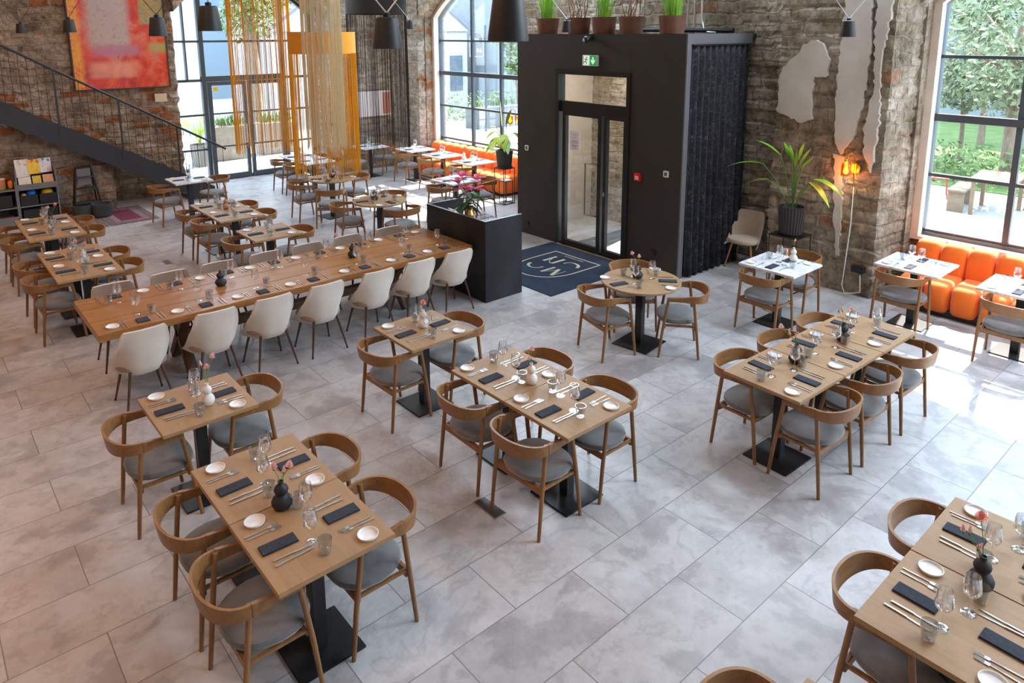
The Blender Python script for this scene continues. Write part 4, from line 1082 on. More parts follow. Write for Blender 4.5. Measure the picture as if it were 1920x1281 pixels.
for y, z in ((7.346, 0.207), (4.50, 0.32)):
    t_ = empty('wall_socket', (VX, y, z), 0, 'black socket near the floor %s of the dark box' % ('at the left end' if y > 6 else 'at the right end'), 'socket', 'sockets on the black box')
    MB().box(-0.012, 0, -0.04, 0.04, -0.04, 0.04).build('casing', M_BLKMET, t_, bevel=0.004)
    MB().tube([(-0.0121, 0, 0), (-0.0135, 0, 0)], 0.022, 16).build('outlet', M_DOORF, t_)
ps = empty('notice', (VX+0.043, 6.235, 1.82), 0, 'white printed notice taped to the left door glass', 'notice')
MB().box(-0.0012, 0, -0.105, 0.105, -0.16, 0.16).build('sheet', M_PAPER, ps)
mb = MB(); rp = random.Random(3)
for z, w in ((0.10, 0.05), (0.06, 0.03), (0.0, 0.075), (-0.018, 0.08), (-0.036, 0.07), (-0.07, 0.06), (-0.085, 0.065), (-0.10, 0.05), (-0.13, 0.04)):
    mb.box(-0.0018, -0.0012, -w, w, z-0.004, z+0.004)
mb.build('print', M_INK, ps)
# patterned curtain in the side opening
def cur():
    m = mat('dark_floral_cloth', (0.012, 0.014, 0.022), 0.85); t = NT(m)
    v = t.coords('Object'); n = t.noise(v, 26, 6, 0.75, 1.0); n2 = t.noise(v, 7, 3)
    c = t.ramp(n.outputs[0], [(0.50, (0.010, 0.012, 0.020)), (0.59, (0.045, 0.045, 0.055)), (0.66, (0.20, 0.17, 0.13)), (0.70, (0.05, 0.05, 0.06))])
    k = t.ramp(n2.outputs[0], [(0.4, (0.35,)*3), (0.62, (1, 1, 1))]); t.link(t.mix(1.0, c, k, 'MULTIPLY'), t.b.inputs['Base Color']); return m
cu = empty('curtain', (6.66, VY0-0.03, 0), 0, 'dark floral curtain hanging over the side of the black box', 'curtain')
mb = MB(); mb.grid(lambda u, v: (-0.71+1.43*u, 0.045*math.sin(u*2*PI*9.5+0.6*math.sin(v*3))*(0.5+0.5*(1-v))-0.02*(1-v), 0.02+3.38*v), 190, 20)
sl = mb.build('cloth', cur(), cu, True); md = sl.modifiers.new('thick', 'SOLIDIFY'); md.thickness = 0.004
MB().box(-0.72, 0.73, -0.03, 0.03, 3.39, 3.415).build('rail', M_BLKMET, cu)
# pots on the roof of the box
def rootpot(y, kind, label, seed):
    rn = random.Random(seed); r = empty('roof_plant', (6.13, y, VZ), 0, label, 'plant', 'plants on top of the black box')
    MB().lathe([(0.165, 0), (0.172, 0.004), (0.196, 0.255), (0.20, 0.262), (0.188, 0.262), (0.18, 0.225)], 36).build('pot', M_POTB, r, True)
    MB().lathe([(0.001, 0.232), (0.182, 0.232)], 24, capb=False).build('soil', M_SOIL, r)
    mb = MB()
    if kind == 'grass':
        for i in range(150):
            a = rn.uniform(0, 6.28); q = rn.uniform(0, 0.14); s = rn.uniform(0.05, 0.30); h = rn.uniform(0.45, 0.75)
            p0 = Vector((q*math.cos(a), q*math.sin(a), 0.23)); out = Vector((math.cos(a+rn.uniform(-.6, .6)), math.sin(a+rn.uniform(-.6, .6)), 0))
            sd_ = Vector((-out.y, out.x, 0)); vs, fs = [], []
            for k in range(5):
                t = k/4; c = p0+Vector((0, 0, h*t))+out*s*t*t; w = 0.0055*(1-t*0.85)
                vs += [(c-sd_*w)[:], (c+sd_*w)[:]]
            fs = [(2*k, 2*k+1, 2*k+3, 2*k+2) for k in range(4)]
            mb._add(vs, fs)
        tag(mb.build('grass_blades', M_GRASS, r, recalc=False), kind='stuff')
    else:
        for i in range(9):
            a = rn.uniform(0, 6.28); q = rn.uniform(0.02, 0.13); pts = []
            ph = rn.uniform(0, 6.28); sp = rn.uniform(0.05, 0.22)
            for k in range(16):
                t = k/15; w = 0.03*math.sin(ph+t*14)
                pts.append((q*math.cos(a)+math.cos(a)*sp*t+w*math.cos(a+1.6), q*math.sin(a)+math.sin(a)*sp*t+w*math.sin(a+1.6), 0.20+0.8*t))
            mb.tube(pts, [0.009*(1-0.6*k/15) for k in range(16)], 6)
        mb.build('twigs', wood('corkscrew_twig', (0.30, 0.13, 0.05), (0.2, 0.08, 0.03), 2), r, True)
rootpot(7.16, 'grass', 'brown pot of bright grass at the left end of the roof', 1)
rootpot(6.42, 'twig', 'brown pot of corkscrew twigs behind the hanging lamp on the roof', 2)
rootpot(5.87, 'grass', 'brown pot of bright grass above the dome camera', 3)
rootpot(5.31, 'twig', 'brown pot of corkscrew twigs, second from right on the roof', 4)
rootpot(4.55, 'grass', 'brown pot of bright grass at the right end of the roof', 5)
for pts, nm in (([(7.55, 5.30, 6.39), (7.55, 5.30, 3.66), (7.55, 5.9, 3.64)], 'leftmost galvanised conduit rising behind the roof pots'), ([(7.55, 5.17, 6.39), (7.55, 5.17, 3.66), (7.50, 5.26, 3.62)], 'middle galvanised conduit rising behind the roof pots'), ([(7.56, 5.03, 6.39), (7.56, 5.04, 3.80), (7.54, 4.98, 3.66), (7.50, 4.89, 3.58), (7.3, 4.6, 3.575)], 'bent galvanised conduit at the right on the roof')):
    place(MB().tube(pts, 0.017, 10).mesh('conduit_pipe', M_CHROME, True), 'conduit_pipe', (0, 0, 0), 0, nm, 'pipe', 'conduits above the black box')
place(MB().tube([(7.5, 6.2, 3.62), (7.5, 4.4, 3.60)], 0.035, 10).mesh('duct', M_IRON, True), 'roof_duct', (0, 0, 0), 0, 'black horizontal duct lying behind the roof pots', 'pipe')

# ------------------------------------------------------------------ stair with rail
STY = 14.15
sr = empty('staircase', (2.25, STY, 0), 0, 'dark steel staircase with thin balusters rising along the back wall', 'staircase')
def zt(x): return 0.69-0.567*(x-1.85)      # top edge of the stringer
def sx_(x, y, z): return (x-2.25, y-STY, z)
mb = MB(); prism_y(mb, [(-6.0-2.25, zt(-6.0)), (2.62-2.25, 0.25), (2.62-2.25, 0.0), (2.30-2.25, 0.0), (-6.0-2.25, zt(-6.0)-0.36)], 0.0, 0.03)
M_STAIR = mat('dark_stair_steel', (0.035, 0.037, 0.045), 0.45, 0.2)
mb.build('stringer', M_STAIR, sr)
mb = MB(); prism_y(mb, [(-6.0-2.25, zt(-6.0)), (2.62-2.25, 0.25), (2.62-2.25, 0.0), (2.30-2.25, 0.0), (-6.0-2.25, zt(-6.0)-0.36)], 0.86, 0.89); mb.build('stringer', M_STAIR, sr)
M_TREAD = wood('brown_tread', (0.16, 0.085, 0.045), (0.10, 0.05, 0.026), 1)
k = 0
while True:
    x = 2.40-0.30*k; z = 0.17*(k+1)
    if x < -5.8: break
    MB().box(x-0.30-2.25, x-2.25, 0.03, 0.86, z-0.04, z).build('tread', M_TREAD, sr); k += 1
def zr(x): return 1.05+0.600*(2.93-x)
MB().tube([sx_(-6, STY+0.02, zr(-6)), sx_(2.93, STY+0.02, zr(2.93))], 0.024, 10).build('handrail', M_STAIR, sr, True)
x = 2.86
while x > -3.2:
    zb = max(0.0, zt(x)) if x < 2.6 else 0.0
    post = any(abs(x-q) < 0.06 for q in (1.90, 0.84, -0.22, -1.28, -2.34))
    if post: MB().box(x-0.018-2.25, x+0.018-2.25, -0.014, 0.002, zb-0.20, zr(x)).build('post', M_STAIR, sr)
    else: MB().tube([sx_(x, STY+0.02, zb), sx_(x, STY+0.02, zr(x))], 0.0055, 5).build('baluster', M_STAIR, sr)
    x -= 0.1325
# ------------------------------------------------------------------ picture, notes
def art():
    m = mat('red_abstract_paint', (0.7, 0.06, 0.03), 0.35); t = NT(m)
    v = t.coords('Object'); sp = t.node('ShaderNodeSeparateXYZ'); t.link(v, sp.inputs[0])
    n = t.noise(v, 1.8, 6, 0.6, 1.5); nb = t.noise(v, 14, 5, 0.7, 0.5)
    c = t.ramp(n.outputs[0], [(0.30, (0.42, 0.02, 0.05)), (0.45, (0.72, 0.06, 0.03)), (0.55, (0.80, 0.12, 0.06)), (0.62, (0.70, 0.22, 0.16)), (0.72, (0.45, 0.10, 0.18))])
    def mask(lo0, lo1, hi0, hi1, ax):
        a = t.node('ShaderNodeMapRange', interpolation_type='SMOOTHSTEP'); a.inputs[1].default_value = lo0; a.inputs[2].default_value = lo1; t.link(ax, a.inputs[0])
        b = t.node('ShaderNodeMapRange', interpolation_type='SMOOTHSTEP'); b.inputs[1].default_value = hi0; b.inputs[2].default_value = hi1; b.inputs[3].default_value = 1; b.inputs[4].default_value = 0; t.link(ax, b.inputs[0])
        mm = t.node('ShaderNodeMath', operation='MULTIPLY'); t.link(a.outputs[0], mm.inputs[0]); t.link(b.outputs[0], mm.inputs[1]); return mm.outputs[0]
    def both(a, b, amt=1.0):
        mm = t.node('ShaderNodeMath', operation='MULTIPLY'); t.link(a, mm.inputs[0]); t.link(b, mm.inputs[1])
        m2 = t.node('ShaderNodeMath', operation='MULTIPLY'); t.link(mm.outputs[0], m2.inputs[0]); m2.inputs[1].default_value = amt; return m2.outputs[0]
    X, Z = sp.outputs[0], sp.outputs[2]
    # orange column, grey-green cloud, blue-green patch, olive wedge, violet band
    speck = t.ramp(nb.outputs[0], [(0.35, (0.10, 0.20, 0.28)), (0.5, (0.45, 0.36, 0.14)), (0.62, (0.50, 0.28, 0.10)), (0.7, (0.22, 0.10, 0.30))])
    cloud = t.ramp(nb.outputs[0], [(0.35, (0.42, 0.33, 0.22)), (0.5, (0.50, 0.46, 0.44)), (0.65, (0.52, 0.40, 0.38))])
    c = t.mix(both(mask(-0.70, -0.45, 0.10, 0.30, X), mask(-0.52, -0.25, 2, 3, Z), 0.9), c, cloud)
    c = t.mix(both(mask(0.40, 0.44, 2, 3, X), mask(0.08, 0.13, 0.78, 0.84, Z)), c, speck)
    c = t.mix(both(mask(-2, -1.9, -0.78, -0.66, X), mask(-2, -1.9, 2, 3, Z), 0.95), c, t.ramp(nb.outputs[0], [(0.35, (0.75, 0.13, 0.02)), (0.55, (0.90, 0.42, 0.04)), (0.7, (0.85, 0.20, 0.03))]))
    c = t.mix(both(mask(-0.62, -0.4, 0.25, 0.5, X), mask(-0.62, -0.48, -0.40, -0.25, Z), 0.8), c, (0.48, 0.20, 0.30))
    c = t.mix(both(mask(0.42, 0.7, 2, 3, X), mask(-0.50, -0.46, -0.34, -0.24, Z), 0.9), c, (0.42, 0.40, 0.12))
    c = t.mix(both(mask(-0.7, -0.5, 0.15, 0.4, X), mask(-1.05, -0.95, -0.75, -0.6, Z), 0.55), c, (0.88, 0.45, 0.30))
    t.link(c, t.b.inputs['Base Color']); return m
pa = empty('painting', (1.215, 15.06, 3.67), 0, 'large red abstract painting in a thin dark frame above the stairs', 'painting')
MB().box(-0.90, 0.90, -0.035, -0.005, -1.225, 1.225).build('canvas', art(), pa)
MB().ring([(-0.925, -1.25), (0.925, -1.25), (0.925, 1.25), (-0.925, 1.25)], [(-0.90, -1.225), (0.90, -1.225), (0.90, 1.225), (-0.90, 1.225)], -0.05, 0.04, M).build('frame', M_DKGW, pa)
tag(MB().box(1.785, 2.03, 15.00, 15.02, 2.108, 2.285).build('wall_plaque', mat('pale_plaque', (0.72, 0.62, 0.46), 0.6)), 'small pale plaque on the brick under the painting', 'plaque')
wp = empty('picture', (7.0, 14.72, 1.75), 0, 'white picture with a reddish edge on the brick behind black strings', 'picture')
MB().box(-0.56, 0.52, -0.03, 0.02, -0.33, 0.33).build('panel', mat('white_board', (0.85, 0.83, 0.82), 0.5), wp)
MB().box(0.28, 0.52, -0.033, -0.03, -0.28, 0.28).build('red_strip', mat('faded_red', (0.62, 0.30, 0.22), 0.6), wp)
# ------------------------------------------------------------------ pendant spots
BELL = MB().lathe([(0.002, 0.178), (0.055, 0.178), (0.063, 0.172), (0.084, 0.012), (0.083, 0.0), (0.076, 0.0), (0.056, 0.165), (0.001, 0.168)], 36, capb=False).mesh('shade', mat('matt_black_shade', (0.018, 0.018, 0.018), 0.5), True)
CAPM = MB().lathe([(0.02, 0.176), (0.022, 0.20), (0.010, 0.205)], 16, capt=True).mesh('cap', M_IRON, True)
PEND = [(-0.62, 14.0, 3.59, 'over the stairs, farthest of the left row'), (-0.584, 9.709, 3.60, 'before the left edge of the painting'), (-0.548, 5.609, 3.557, 'before the right edge of the painting'), (-0.767, 3.479, 3.60, 'before the left pane of the glass doors'), (-0.365, 1.703, 3.495, 'before the black strings'), (-0.642, 0.307, 3.55, 'nearest and largest, beside the box'), (6.40, 11.9, 3.66, 'small, beside the far window'), (5.308, 5.879, 3.58, 'before the roof pots'), (5.456, 1.692, 3.525, 'before the white plaster pillar')]
M_CABLE = mat('pale_steel_cable', (0.55, 0.55, 0.56), 0.3, 0.7)
for i, (x, y, z, nm) in enumerate(PEND):
    r = empty('pendant_lamp', (x, y, z), 0, 'black bell pendant spot hanging %s' % nm, 'lamp', 'black pendant spots')
    link('shade', BELL, r); link('cap', CAPM, r)
    H_ = 6.39-z
    for s in (-1, 1):
        if i == 3 and s > 0: continue
        k_ = 0.0 if i == 3 else 0.80
        MB().tube([(0, 0, 0.2), (s*k_*(H_-0.2)*0.756, -s*k_*(H_-0.2)*0.654, H_)], 0.0045 if i > 3 else 0.003, 6).build('cable', M_CABLE if i > 3 else M_IRON, r)
# ------------------------------------------------------------------ string drum lamps
def string_lamp(x, y, r, z0, z1, zb, n, bandm, strm, label, seed, dense=None, jit=0.15, th=0.0035, inner=None):
    rn = random.Random(seed); q = empty('string_lamp', (x, y, 0), 0, label, 'lamp', 'string drum lamps')
    mb = MB(); k = 48
    mb.ring([(r*math.cos(2*PI*i/k), r*math.sin(2*PI*i/k)) for i in range(k)], [((r-0.008)*math.cos(2*PI*i/k), (r-0.008)*math.sin(2*PI*i/k)) for i in range(k)], z0, z1)
    mb.build('drum_band', bandm, q, True)
    MB().tube([(0, 0, z1-0.05), (0, 0, 6.39)], 0.006, 6).tube([(-r, 0, z1-0.02), (r, 0, z1-0.02)], 0.006, 6).tube([(0, -r, z1-0.02), (0, r, z1-0.02)], 0.006, 6).build('suspension', M_IRON, q)
    mb = MB()
    for i in range(n):
        a = rn.uniform(0, 2*PI)
        if dense and rn.random() < 0.25: a = dense+rn.gauss(0, 0.16)
        b = zb+abs(rn.gauss(0, jit)); rr = r-0.004+rn.uniform(-.006, .006); c, s = rr*math.cos(a), rr*math.sin(a)
        mb.tube([(c, s, z0+0.01), (c*1.0+rn.uniform(-.012, .012), s+rn.uniform(-.012, .012), (z0+b)/2), (c+rn.uniform(-.01, .01), s+rn.uniform(-.01, .01), b)], th, 3, cap=False)
    tag(mb.build('fringe_strings', strm, q, recalc=False), kind='stuff')
    if inner:
        ri, zi0, zi1, ni, mi = inner; mb = MB()
        for i in range(ni):
            a = rn.uniform(0, 2*PI); c, s = ri*math.cos(a), ri*math.sin(a)
            mb.tube([(c, s, zi1), (c, s, zi0+abs(rn.gauss(0, 0.12)))], th, 3, cap=False)
        tag(mb.build('inner_strings', mi, q, recalc=False), kind='stuff')
string_lamp(3.76, 10.9, 0.625, 3.20, 3.60, 0.84, 240, M_ORBAND, M_AMBER, 'drum lamp with orange band and long amber strings over a round table', 1, -0.3, 0.08, th=0.0048)
string_lamp(3.31, 9.98, 0.34, 4.60, 5.00, 1.50, 190, M_CREAMT, M_CREAMT, 'narrow cream string lamp hanging before the orange-banded drum lamp', 5, None, 0.10, th=0.0042)
string_lamp(3.22, 12.55, 0.60, 4.42, 5.00, 1.14, 190, M_ORBAND, M_AMBER, 'amber string drum lamp hanging before the glass doors', 2, -0.6, 0.06, th=0.0048)
string_lamp(6.20, 13.0, 0.69, 4.00, 4.60, 0.83, 210, M_BLKBAND, M_BLKT, 'black string drum lamp hanging before the brick corner', 3, -0.5, 0.10, th=0.0042)
# ------------------------------------------------------------------ wall lamps with cord
def wall_lamp(x, y, z, label):
    r = empty('wall_lamp', (x, y, z), 0, label, 'lamp', 'brass wall lamps')
    MB().tube([(0.09, -0.06, 0.0), (0.07, -0.06, 0.0)], 0.065, 20).build('back_plate', M_BRASS, r, True)
    pts = [(0.075, -0.06, -0.26), (0.04, -0.06, -0.1), (0.04, -0.06, 0.10), (0.035, -0.055, 0.17), (0.0, -0.03, 0.215), (-0.04, 0.0, 0.18), (-0.05, 0.01, 0.12)]
    MB().tube(pts, 0.007, 8).build('arm', M_BRASS, r, True)
    MB().ball((-0.05, 0.01, 0.105), 0.022).build('cap', M_BRASS, r, True)
    MB().lathe([(0.02, 0.09), (0.05, 0.075), (0.062, 0.03), (0.062, -0.10), (0.06, -0.10), (0.06, 0.03), (0.048, 0.07)], 24, T((-0.05, 0.01, 0)), capb=False).build('glass_shade', M_AMBG, r, True)
    MB().lathe([(0.022, -0.06), (0.030, -0.055), (0.030, -0.20), (0.028, -0.20), (0.028, -0.06)], 20, T((-0.05, 0.01, 0)), capb=False).build('inner_tube', M_GLASS, r, True)
    MB().ball((-0.05, 0.01, -0.01), 0.022, 0.022, 0.04).build('bulb', M_BULB, r, True)
    d = bpy.data.lights.new('wall_lamp_light', 'POINT'); d.energy = 5; d.color = (1.0, 0.60, 0.25); d.shadow_soft_size = 0.04
    l = bpy.data.objects.new('wall_lamp_light', d); COL.objects.link(l); l.location = (x-0.05, y+0.01, z-0.06)
    return r
wall_lamp(7.03, 2.24, 1.78, 'lit brass wall lamp with amber glass on the stone pillar')
wall_lamp(7.55, 9.74, 1.74, 'lit brass wall lamp half hidden behind the leafy plant')
place(MB().tube([(7.10, 2.18, 1.52), (7.09, 2.17, 1.0), (7.09, 2.20, 0.4), (7.08, 2.21, 0.12), (7.06, 2.16, 0.03), (7.04, 2.05, 0.06), (7.05, 1.95, 0.10), (7.08, 1.98, 0.33)], 0.008, 8).mesh('lamp_cord', M_WHT, True), 'lamp_cord', (0, 0, 0), 0, 'white cord running down from the pillar lamp to the socket', 'cord')
sk = empty('wall_socket', (7.09, 2.02, 0.40), 0, 'black double socket low on the stone pillar', 'socket')
MB().box(-0.03, 0.06, -0.085, 0.085, -0.045, 0.045).build('casing', M_BLKMET, sk, bevel=0.005)
for s in (-0.04, 0.04): MB().tube([(-0.0301, s, 0), (-0.033, s, 0)], 0.028, 16).build('outlet', M_DOORF, sk)
# ------------------------------------------------------------------ plants indoors
def ribbed_pot(r, h, n=28, r0=0.8):
    mb = MB(); N = n*4; vs, fs = [], []
    for z, k in ((0.0, r0), (h, 1.0)):
        for i in range(N):
            a = 2*PI*i/N; rr = r*k*(1.0 if i % 4 < 2 else 0.94); vs.append((rr*math.cos(a), rr*math.sin(a), z))
    for i in range(N): fs.append((i, (i+1) % N, N+(i+1) % N, N+i))
    mb._add(vs, fs); mb.lathe([(r*r0*0.94, 0), (r*r0*0.94+0.0001, 0.002)], 20)
    mb.lathe([(r*0.95, h), (r*0.86, h), (r*0.84, h-0.05)], 40, capb=False)
    return mb
def wire_stand(x, y, w, h, label, topm=M_IRON, g=None):
    r = empty('plant_stand', (x, y, 0), 0, label, 'stand', g)
    k = w/2
    for a in (-k, k):
        for b in (-k, k): MB().box(a-0.006, a+0.006, b-0.006, b+0.006, 0, h).build('leg', M_IRON, r)
    for z in (0.006, h-0.006):
        mb = MB()
        for s in (-k, k): mb.box(-k, k, s-0.006, s+0.006, z-0.006, z+0.006).box(s-0.006, s+0.006, -k, k, z-0.006, z+0.006)
        mb.build('frame', M_IRON, r)
    MB().box(-k, k, -k, k, h-0.004, h+0.006).build('top', topm, r)
    return r
wire_stand(7.06, 9.43, 0.30, 0.775, 'taller black wire plant stand beside the black box', M_IRON, 'nested wire stands')
wire_stand(7.08, 9.41, 0.20, 0.50, 'lower wire stand with a white top nested under the plant', mat('white_stand_top', (0.8, 0.8, 0.82), 0.4), 'nested wire stands')
p1_ = empty('potted_plant', (7.06, 9.43, 0.782), 0, 'leafy green plant in a ribbed grey pot on a wire stand', 'plant')
MB().lathe([(0.15, 0), (0.175, 0.004), (0.18, 0.02), (0.17, 0.02), (0.165, 0.008)], 32).build('saucer', M_POTG, p1_, True)
o = ribbed_pot(0.185, 0.36).build('pot', M_POTG, p1_); o.location.z = 0.008
def big_leaf(parent, stem, ln, wd, d, m, droop=0.3, fold=0.2):
    st = MB().tube(stem, 0.008, 6).build('leaf_stem', M_STEM, parent, True)
    lf = leaf_blade(MB(), stem[-1], d, ln, wd, droop, 10, fold).build('leaf_blade', m, st, True, recalc=False)
rq = random.Random(12)
big_leaf(p1_, [(0, 0, 0.33), (-0.02, 0.04, 0.6), (-0.02, 0.05, 0.86)], 0.55, 0.12, (-0.05, 0.05, 1), M_LEAFY, 0.0)
big_leaf(p1_, [(0, 0, 0.33), (0.03, -0.02, 0.6), (0.03, -0.03, 0.90)], 0.38, 0.10, (0.1, -0.25, 0.9), M_LEAFY, 0.1)
for i in range(16):
    a = rq.uniform(0, 6.28); q = rq.uniform(0.08, 0.26); h = rq.uniform(0.45, 0.95)
    big_leaf(p1_, [(0, 0, 0.33), (q*0.4*math.cos(a), q*0.4*math.sin(a), 0.33+(h-0.33)*0.7), (q*math.cos(a), q*math.sin(a), h)], rq.uniform(0.26, 0.42), rq.uniform(0.065, 0.11), (math.cos(a), math.sin(a), rq.uniform(-0.5, 0.2)), M_LEAF if i % 3 else M_LEAFY, rq.uniform(0.3, 0.7))
PX, PY = 6.72, 2.83
s2 = empty('plant_stand', (PX, PY, 0), 0, 'black square-topped metal plant stand against the stone pillar', 'stand')
MB().box(-0.21, 0.21, -0.21, 0.21, 0.785, 0.80).build('top', M_IRON, s2)
for a in (-0.2, 0.2):
    for b in (-0.2, 0.2): MB().tube([(a, b, 0), (a, b, 0.79)], 0.007, 8).build('leg', M_IRON, s2)
MB().box(-0.2, 0.2, -0.206, -0.194, 0.006, 0.018).box(-0.2, 0.2, 0.194, 0.206, 0.006, 0.018).build('stretcher', M_IRON, s2)
p2_ = empty('potted_plant', (PX, PY, 0.801), 0, 'tall strap-leaved plant in a ribbed black pot beside the stone pillar', 'plant')
MB().lathe([(0.14, 0), (0.17, 0.004), (0.175, 0.02), (0.165, 0.02)], 32).build('saucer', M_DOORF, p2_, True)
o = ribbed_pot(0.185, 0.39, 26, 0.84).build('pot', mat('black_ribbed_pot', (0.045, 0.044, 0.043), 0.6), p2_); o.location.z = 0.008
MB().lathe([(0.001, 0.35), (0.16, 0.35)], 20, capb=False).build('soil', M_SOIL, p2_)
def arch_leaf(parent, pts, wd, m, ln, d, dr):
    big_leaf(parent, pts, ln*1.1, wd*1.5, d, m, dr)
arch_leaf(p2_, [(0, 0.02, 0.35), (-0.02, 0.12, 0.85), (-0.05, 0.20, 1.10)], 0.035, M_LEAF, 0.42, (-0.15, 0.65, 0.55), 0.25)
arch_leaf(p2_, [(0, 0.03, 0.35), (-0.05, 0.25, 0.75), (-0.1, 0.42, 0.95)], 0.045, M_LEAF, 0.5, (-0.3, 0.9, 0.15), 0.35)
arch_leaf(p2_, [(0, 0.0, 0.35), (-0.1, 0.16, 0.65), (-0.15, 0.32, 0.75)], 0.04, M_LEAFY, 0.34, (-0.2, 0.9, -0.1), 0.3)
arch_leaf(p2_, [(0, -0.02, 0.35), (0.0, -0.15, 0.65), (-0.02, -0.28, 0.82)], 0.06, M_LEAF, 0.36, (0.0, -1, 0.1), 0.5)
arch_leaf(p2_, [(0, -0.03, 0.35), (-0.04, -0.12, 0.62), (-0.06, -0.24, 0.78)], 0.05, M_LEAFY, 0.30, (-0.1, -1, -0.1), 0.8)
for i in range(6): arch_leaf(p2_, [(0.02*i-0.05, 0.01*(i-3), 0.35), (0.01*i-0.03, 0.02*(i-3), 0.72), (0.0, 0.035*(i-3), 0.95+0.05*(i % 3))], 0.028, M_LEAF, 0.28, (0.05*(i-3), 0.25*(i-3), 1), 0.15)
# ------------------------------------------------------------------ toy shelf, steps, rugs
def shelf_unit(x0, x1, yf, yb, h, levels, label, lip=None):
    r = empty('toy_shelf', ((x0+x1)/2, (yf+yb)/2, 0), 0, label, 'shelf', 'grey toy shelves'); w, d = (x1-x0)/2, (yb-yf)/2
    for s in (-1, 1): MB().box(s*w-0.012, s*w+0.012, -d, d, 0, h).build('side_panel', M_GREYW, r)
    MB().box(-w, w, d-0.01, d, 0.05, h).build('back_panel', M_DKGW, r)
    for z in levels: MB().box(-w, w, -d+0.005, d, z-0.012, z+0.012).build('shelf_board', M_GREYW, r)
    if lip: MB().box(-w, w, -d-0.005, -d+0.012, lip, lip+0.11).build('front_lip', M_GREYW, r)
    return r
YF, YB = 14.06, 14.42
shelf_unit(-1.00, -0.36, YF, YB, 1.08, (0.06, 0.36, 0.72), 'right grey toy shelf with picture books on top', 0.68)
sh2 = shelf_unit(-1.68, -1.025, YF, YB, 0.86, (0.06, 0.36, 0.70), 'left lower grey toy shelf at the view edge', None)
MB().box(-0.31, 0.31, -0.195, -0.183, 0.02, 0.20).build('drawer_front', M_GREYW, sh2)
BC = [((0.80, 0.77, 0.72), (0.55, 0.5, 0.48)), ((0.85, 0.62, 0.05), (0.75, 0.06, 0.05)), ((0.78, 0.80, 0.84), (0.10, 0.25, 0.60)), ((0.82, 0.78, 0.66), (0.70, 0.40, 0.40)), ((0.78, 0.55, 0.04), (0.40, 0.15, 0.08)), ((0.80, 0.45, 0.24), (0.62, 0.20, 0.14))]
for i, (x, z, w, h, y, nm) in enumerate(((-0.86, 0.90, 0.22, 0.34, YF+0.20, 'tall white picture book at the back left'), (-0.66, 0.94, 0.22, 0.28, YF+0.20, 'yellow and red picture book at the back middle'), (-0.48, 0.95, 0.19, 0.28, YF+0.20, 'white and blue picture book at the back right'), (-0.86, 0.745, 0.20, 0.17, YF+0.07, 'small cream picture book at the front left'), (-0.665, 0.75, 0.14, 0.17, YF+0.07, 'small yellow picture book at the front middle'), (-0.48, 0.75, 0.17, 0.18, YF+0.07, 'small peach picture book at the front right'))):
    b = empty('picture_book', (x, y, z), 0, nm+' of the toy shelf', 'book', 'picture books on the toy shelf')
    K = RX(-0.32)
    c1, c2 = BC[i]
    MB().box(-w/2, w/2, -0.012, 0.012, 0, h, K).build('cover', noisy('book_cover_%d' % i, c1, c2, 14, 0.5, hi=0.62, lo=0.50), b)
    MB().box(-w/2+0.004, w/2-0.002, -0.009, 0.009, 0.003, h+0.001, K).build('pages', M_PAPER, b)
def toy_bin(x, z, w, h, label):
    r = empty('toy_bin', (x, YF+0.17, z), 0, label, 'bin', 'black toy bins')
    MB().ring([(-w/2, -0.15), (w/2, -0.15), (w/2, 0.14), (-w/2, 0.14)], [(-w/2+0.01, -0.14), (w/2-0.01, -0.14), (w/2-0.01, 0.13), (-w/2+0.01, 0.13)], 0.0, h).box(-w/2, w/2, -0.15, 0.14, 0, 0.01).build('bin_body', M_BLKMET, r)
    return r
toy_bin(-0.83, 0.373, 0.28, 0.20, 'black toy bin with a blue toy, left on the middle shelf')
toy_bin(-0.52, 0.373, 0.28, 0.20, 'black toy bin with a yellow toy, right on the middle shelf')
toy_bin(-1.35, 0.373, 0.5, 0.24, 'wide black toy bin in the left shelf')
toy_bin(-0.67, 0.073, 0.56, 0.22, 'wide black toy bin at the bottom of the right shelf')
tag(rbox(MB(), -0.86, -0.70, YF+0.05, YF+0.25, 0.50, 0.66, 0.8).build('toy', mat('blue_toy', (0.01, 0.13, 0.62), 0.4), smooth=True), 'bright blue plastic toy in the left bin', 'toy')
tag(rbox(MB(), -0.95, -0.86, YF+0.04, YF+0.15, 0.50, 0.61, 0.9).build('toy', mat('tan_toy', (0.65, 0.36, 0.14), 0.5), smooth=True), 'small tan toy beside the blue toy', 'toy')
tag(rbox(MB(), -0.62, -0.42, YF+0.05, YF+0.25, 0.50, 0.64, 0.8).build('toy', mat('yellow_toy', (0.80, 0.42, 0.01), 0.4), smooth=True), 'yellow plastic toy in the right bin', 'toy')
tj = empty('toy_jar', (-1.24, YF+0.15, 0.713), 0, 'jar of mixed coloured bricks on the left shelf', 'jar')
MB().lathe([(0.075, 0), (0.085, 0.01), (0.085, 0.19), (0.08, 0.2)], 20, capt=True).build('jar_body', noisy('mixed_bricks', (0.70, 0.10, 0.03), (0.10, 0.30, 0.10), 22, 0.5, lo=0.45, hi=0.55), tj, True)
MB().lathe([(0.084, 0.2), (0.084, 0.215)], 20, capt=True).build('lid', M_WHT, tj)
tag(rbox(MB(), -1.13, -1.04, YF+0.08, YF+0.22, 0.713, 0.88, 0.7).build('toy', mat('orange_toy', (0.85, 0.22, 0.01), 0.5), smooth=True), 'orange plush toy beside the brick jar', 'toy')
tag(MB().box(-1.6, -1.1, YF+0.05, YF+0.3, 0.073, 0.2).build('toy_box', noisy('red_toy_pattern', (0.25, 0.04, 0.03), (0.10, 0.06, 0.04), 20, 0.7)), 'dark red box of toys low in the left shelf', 'box')
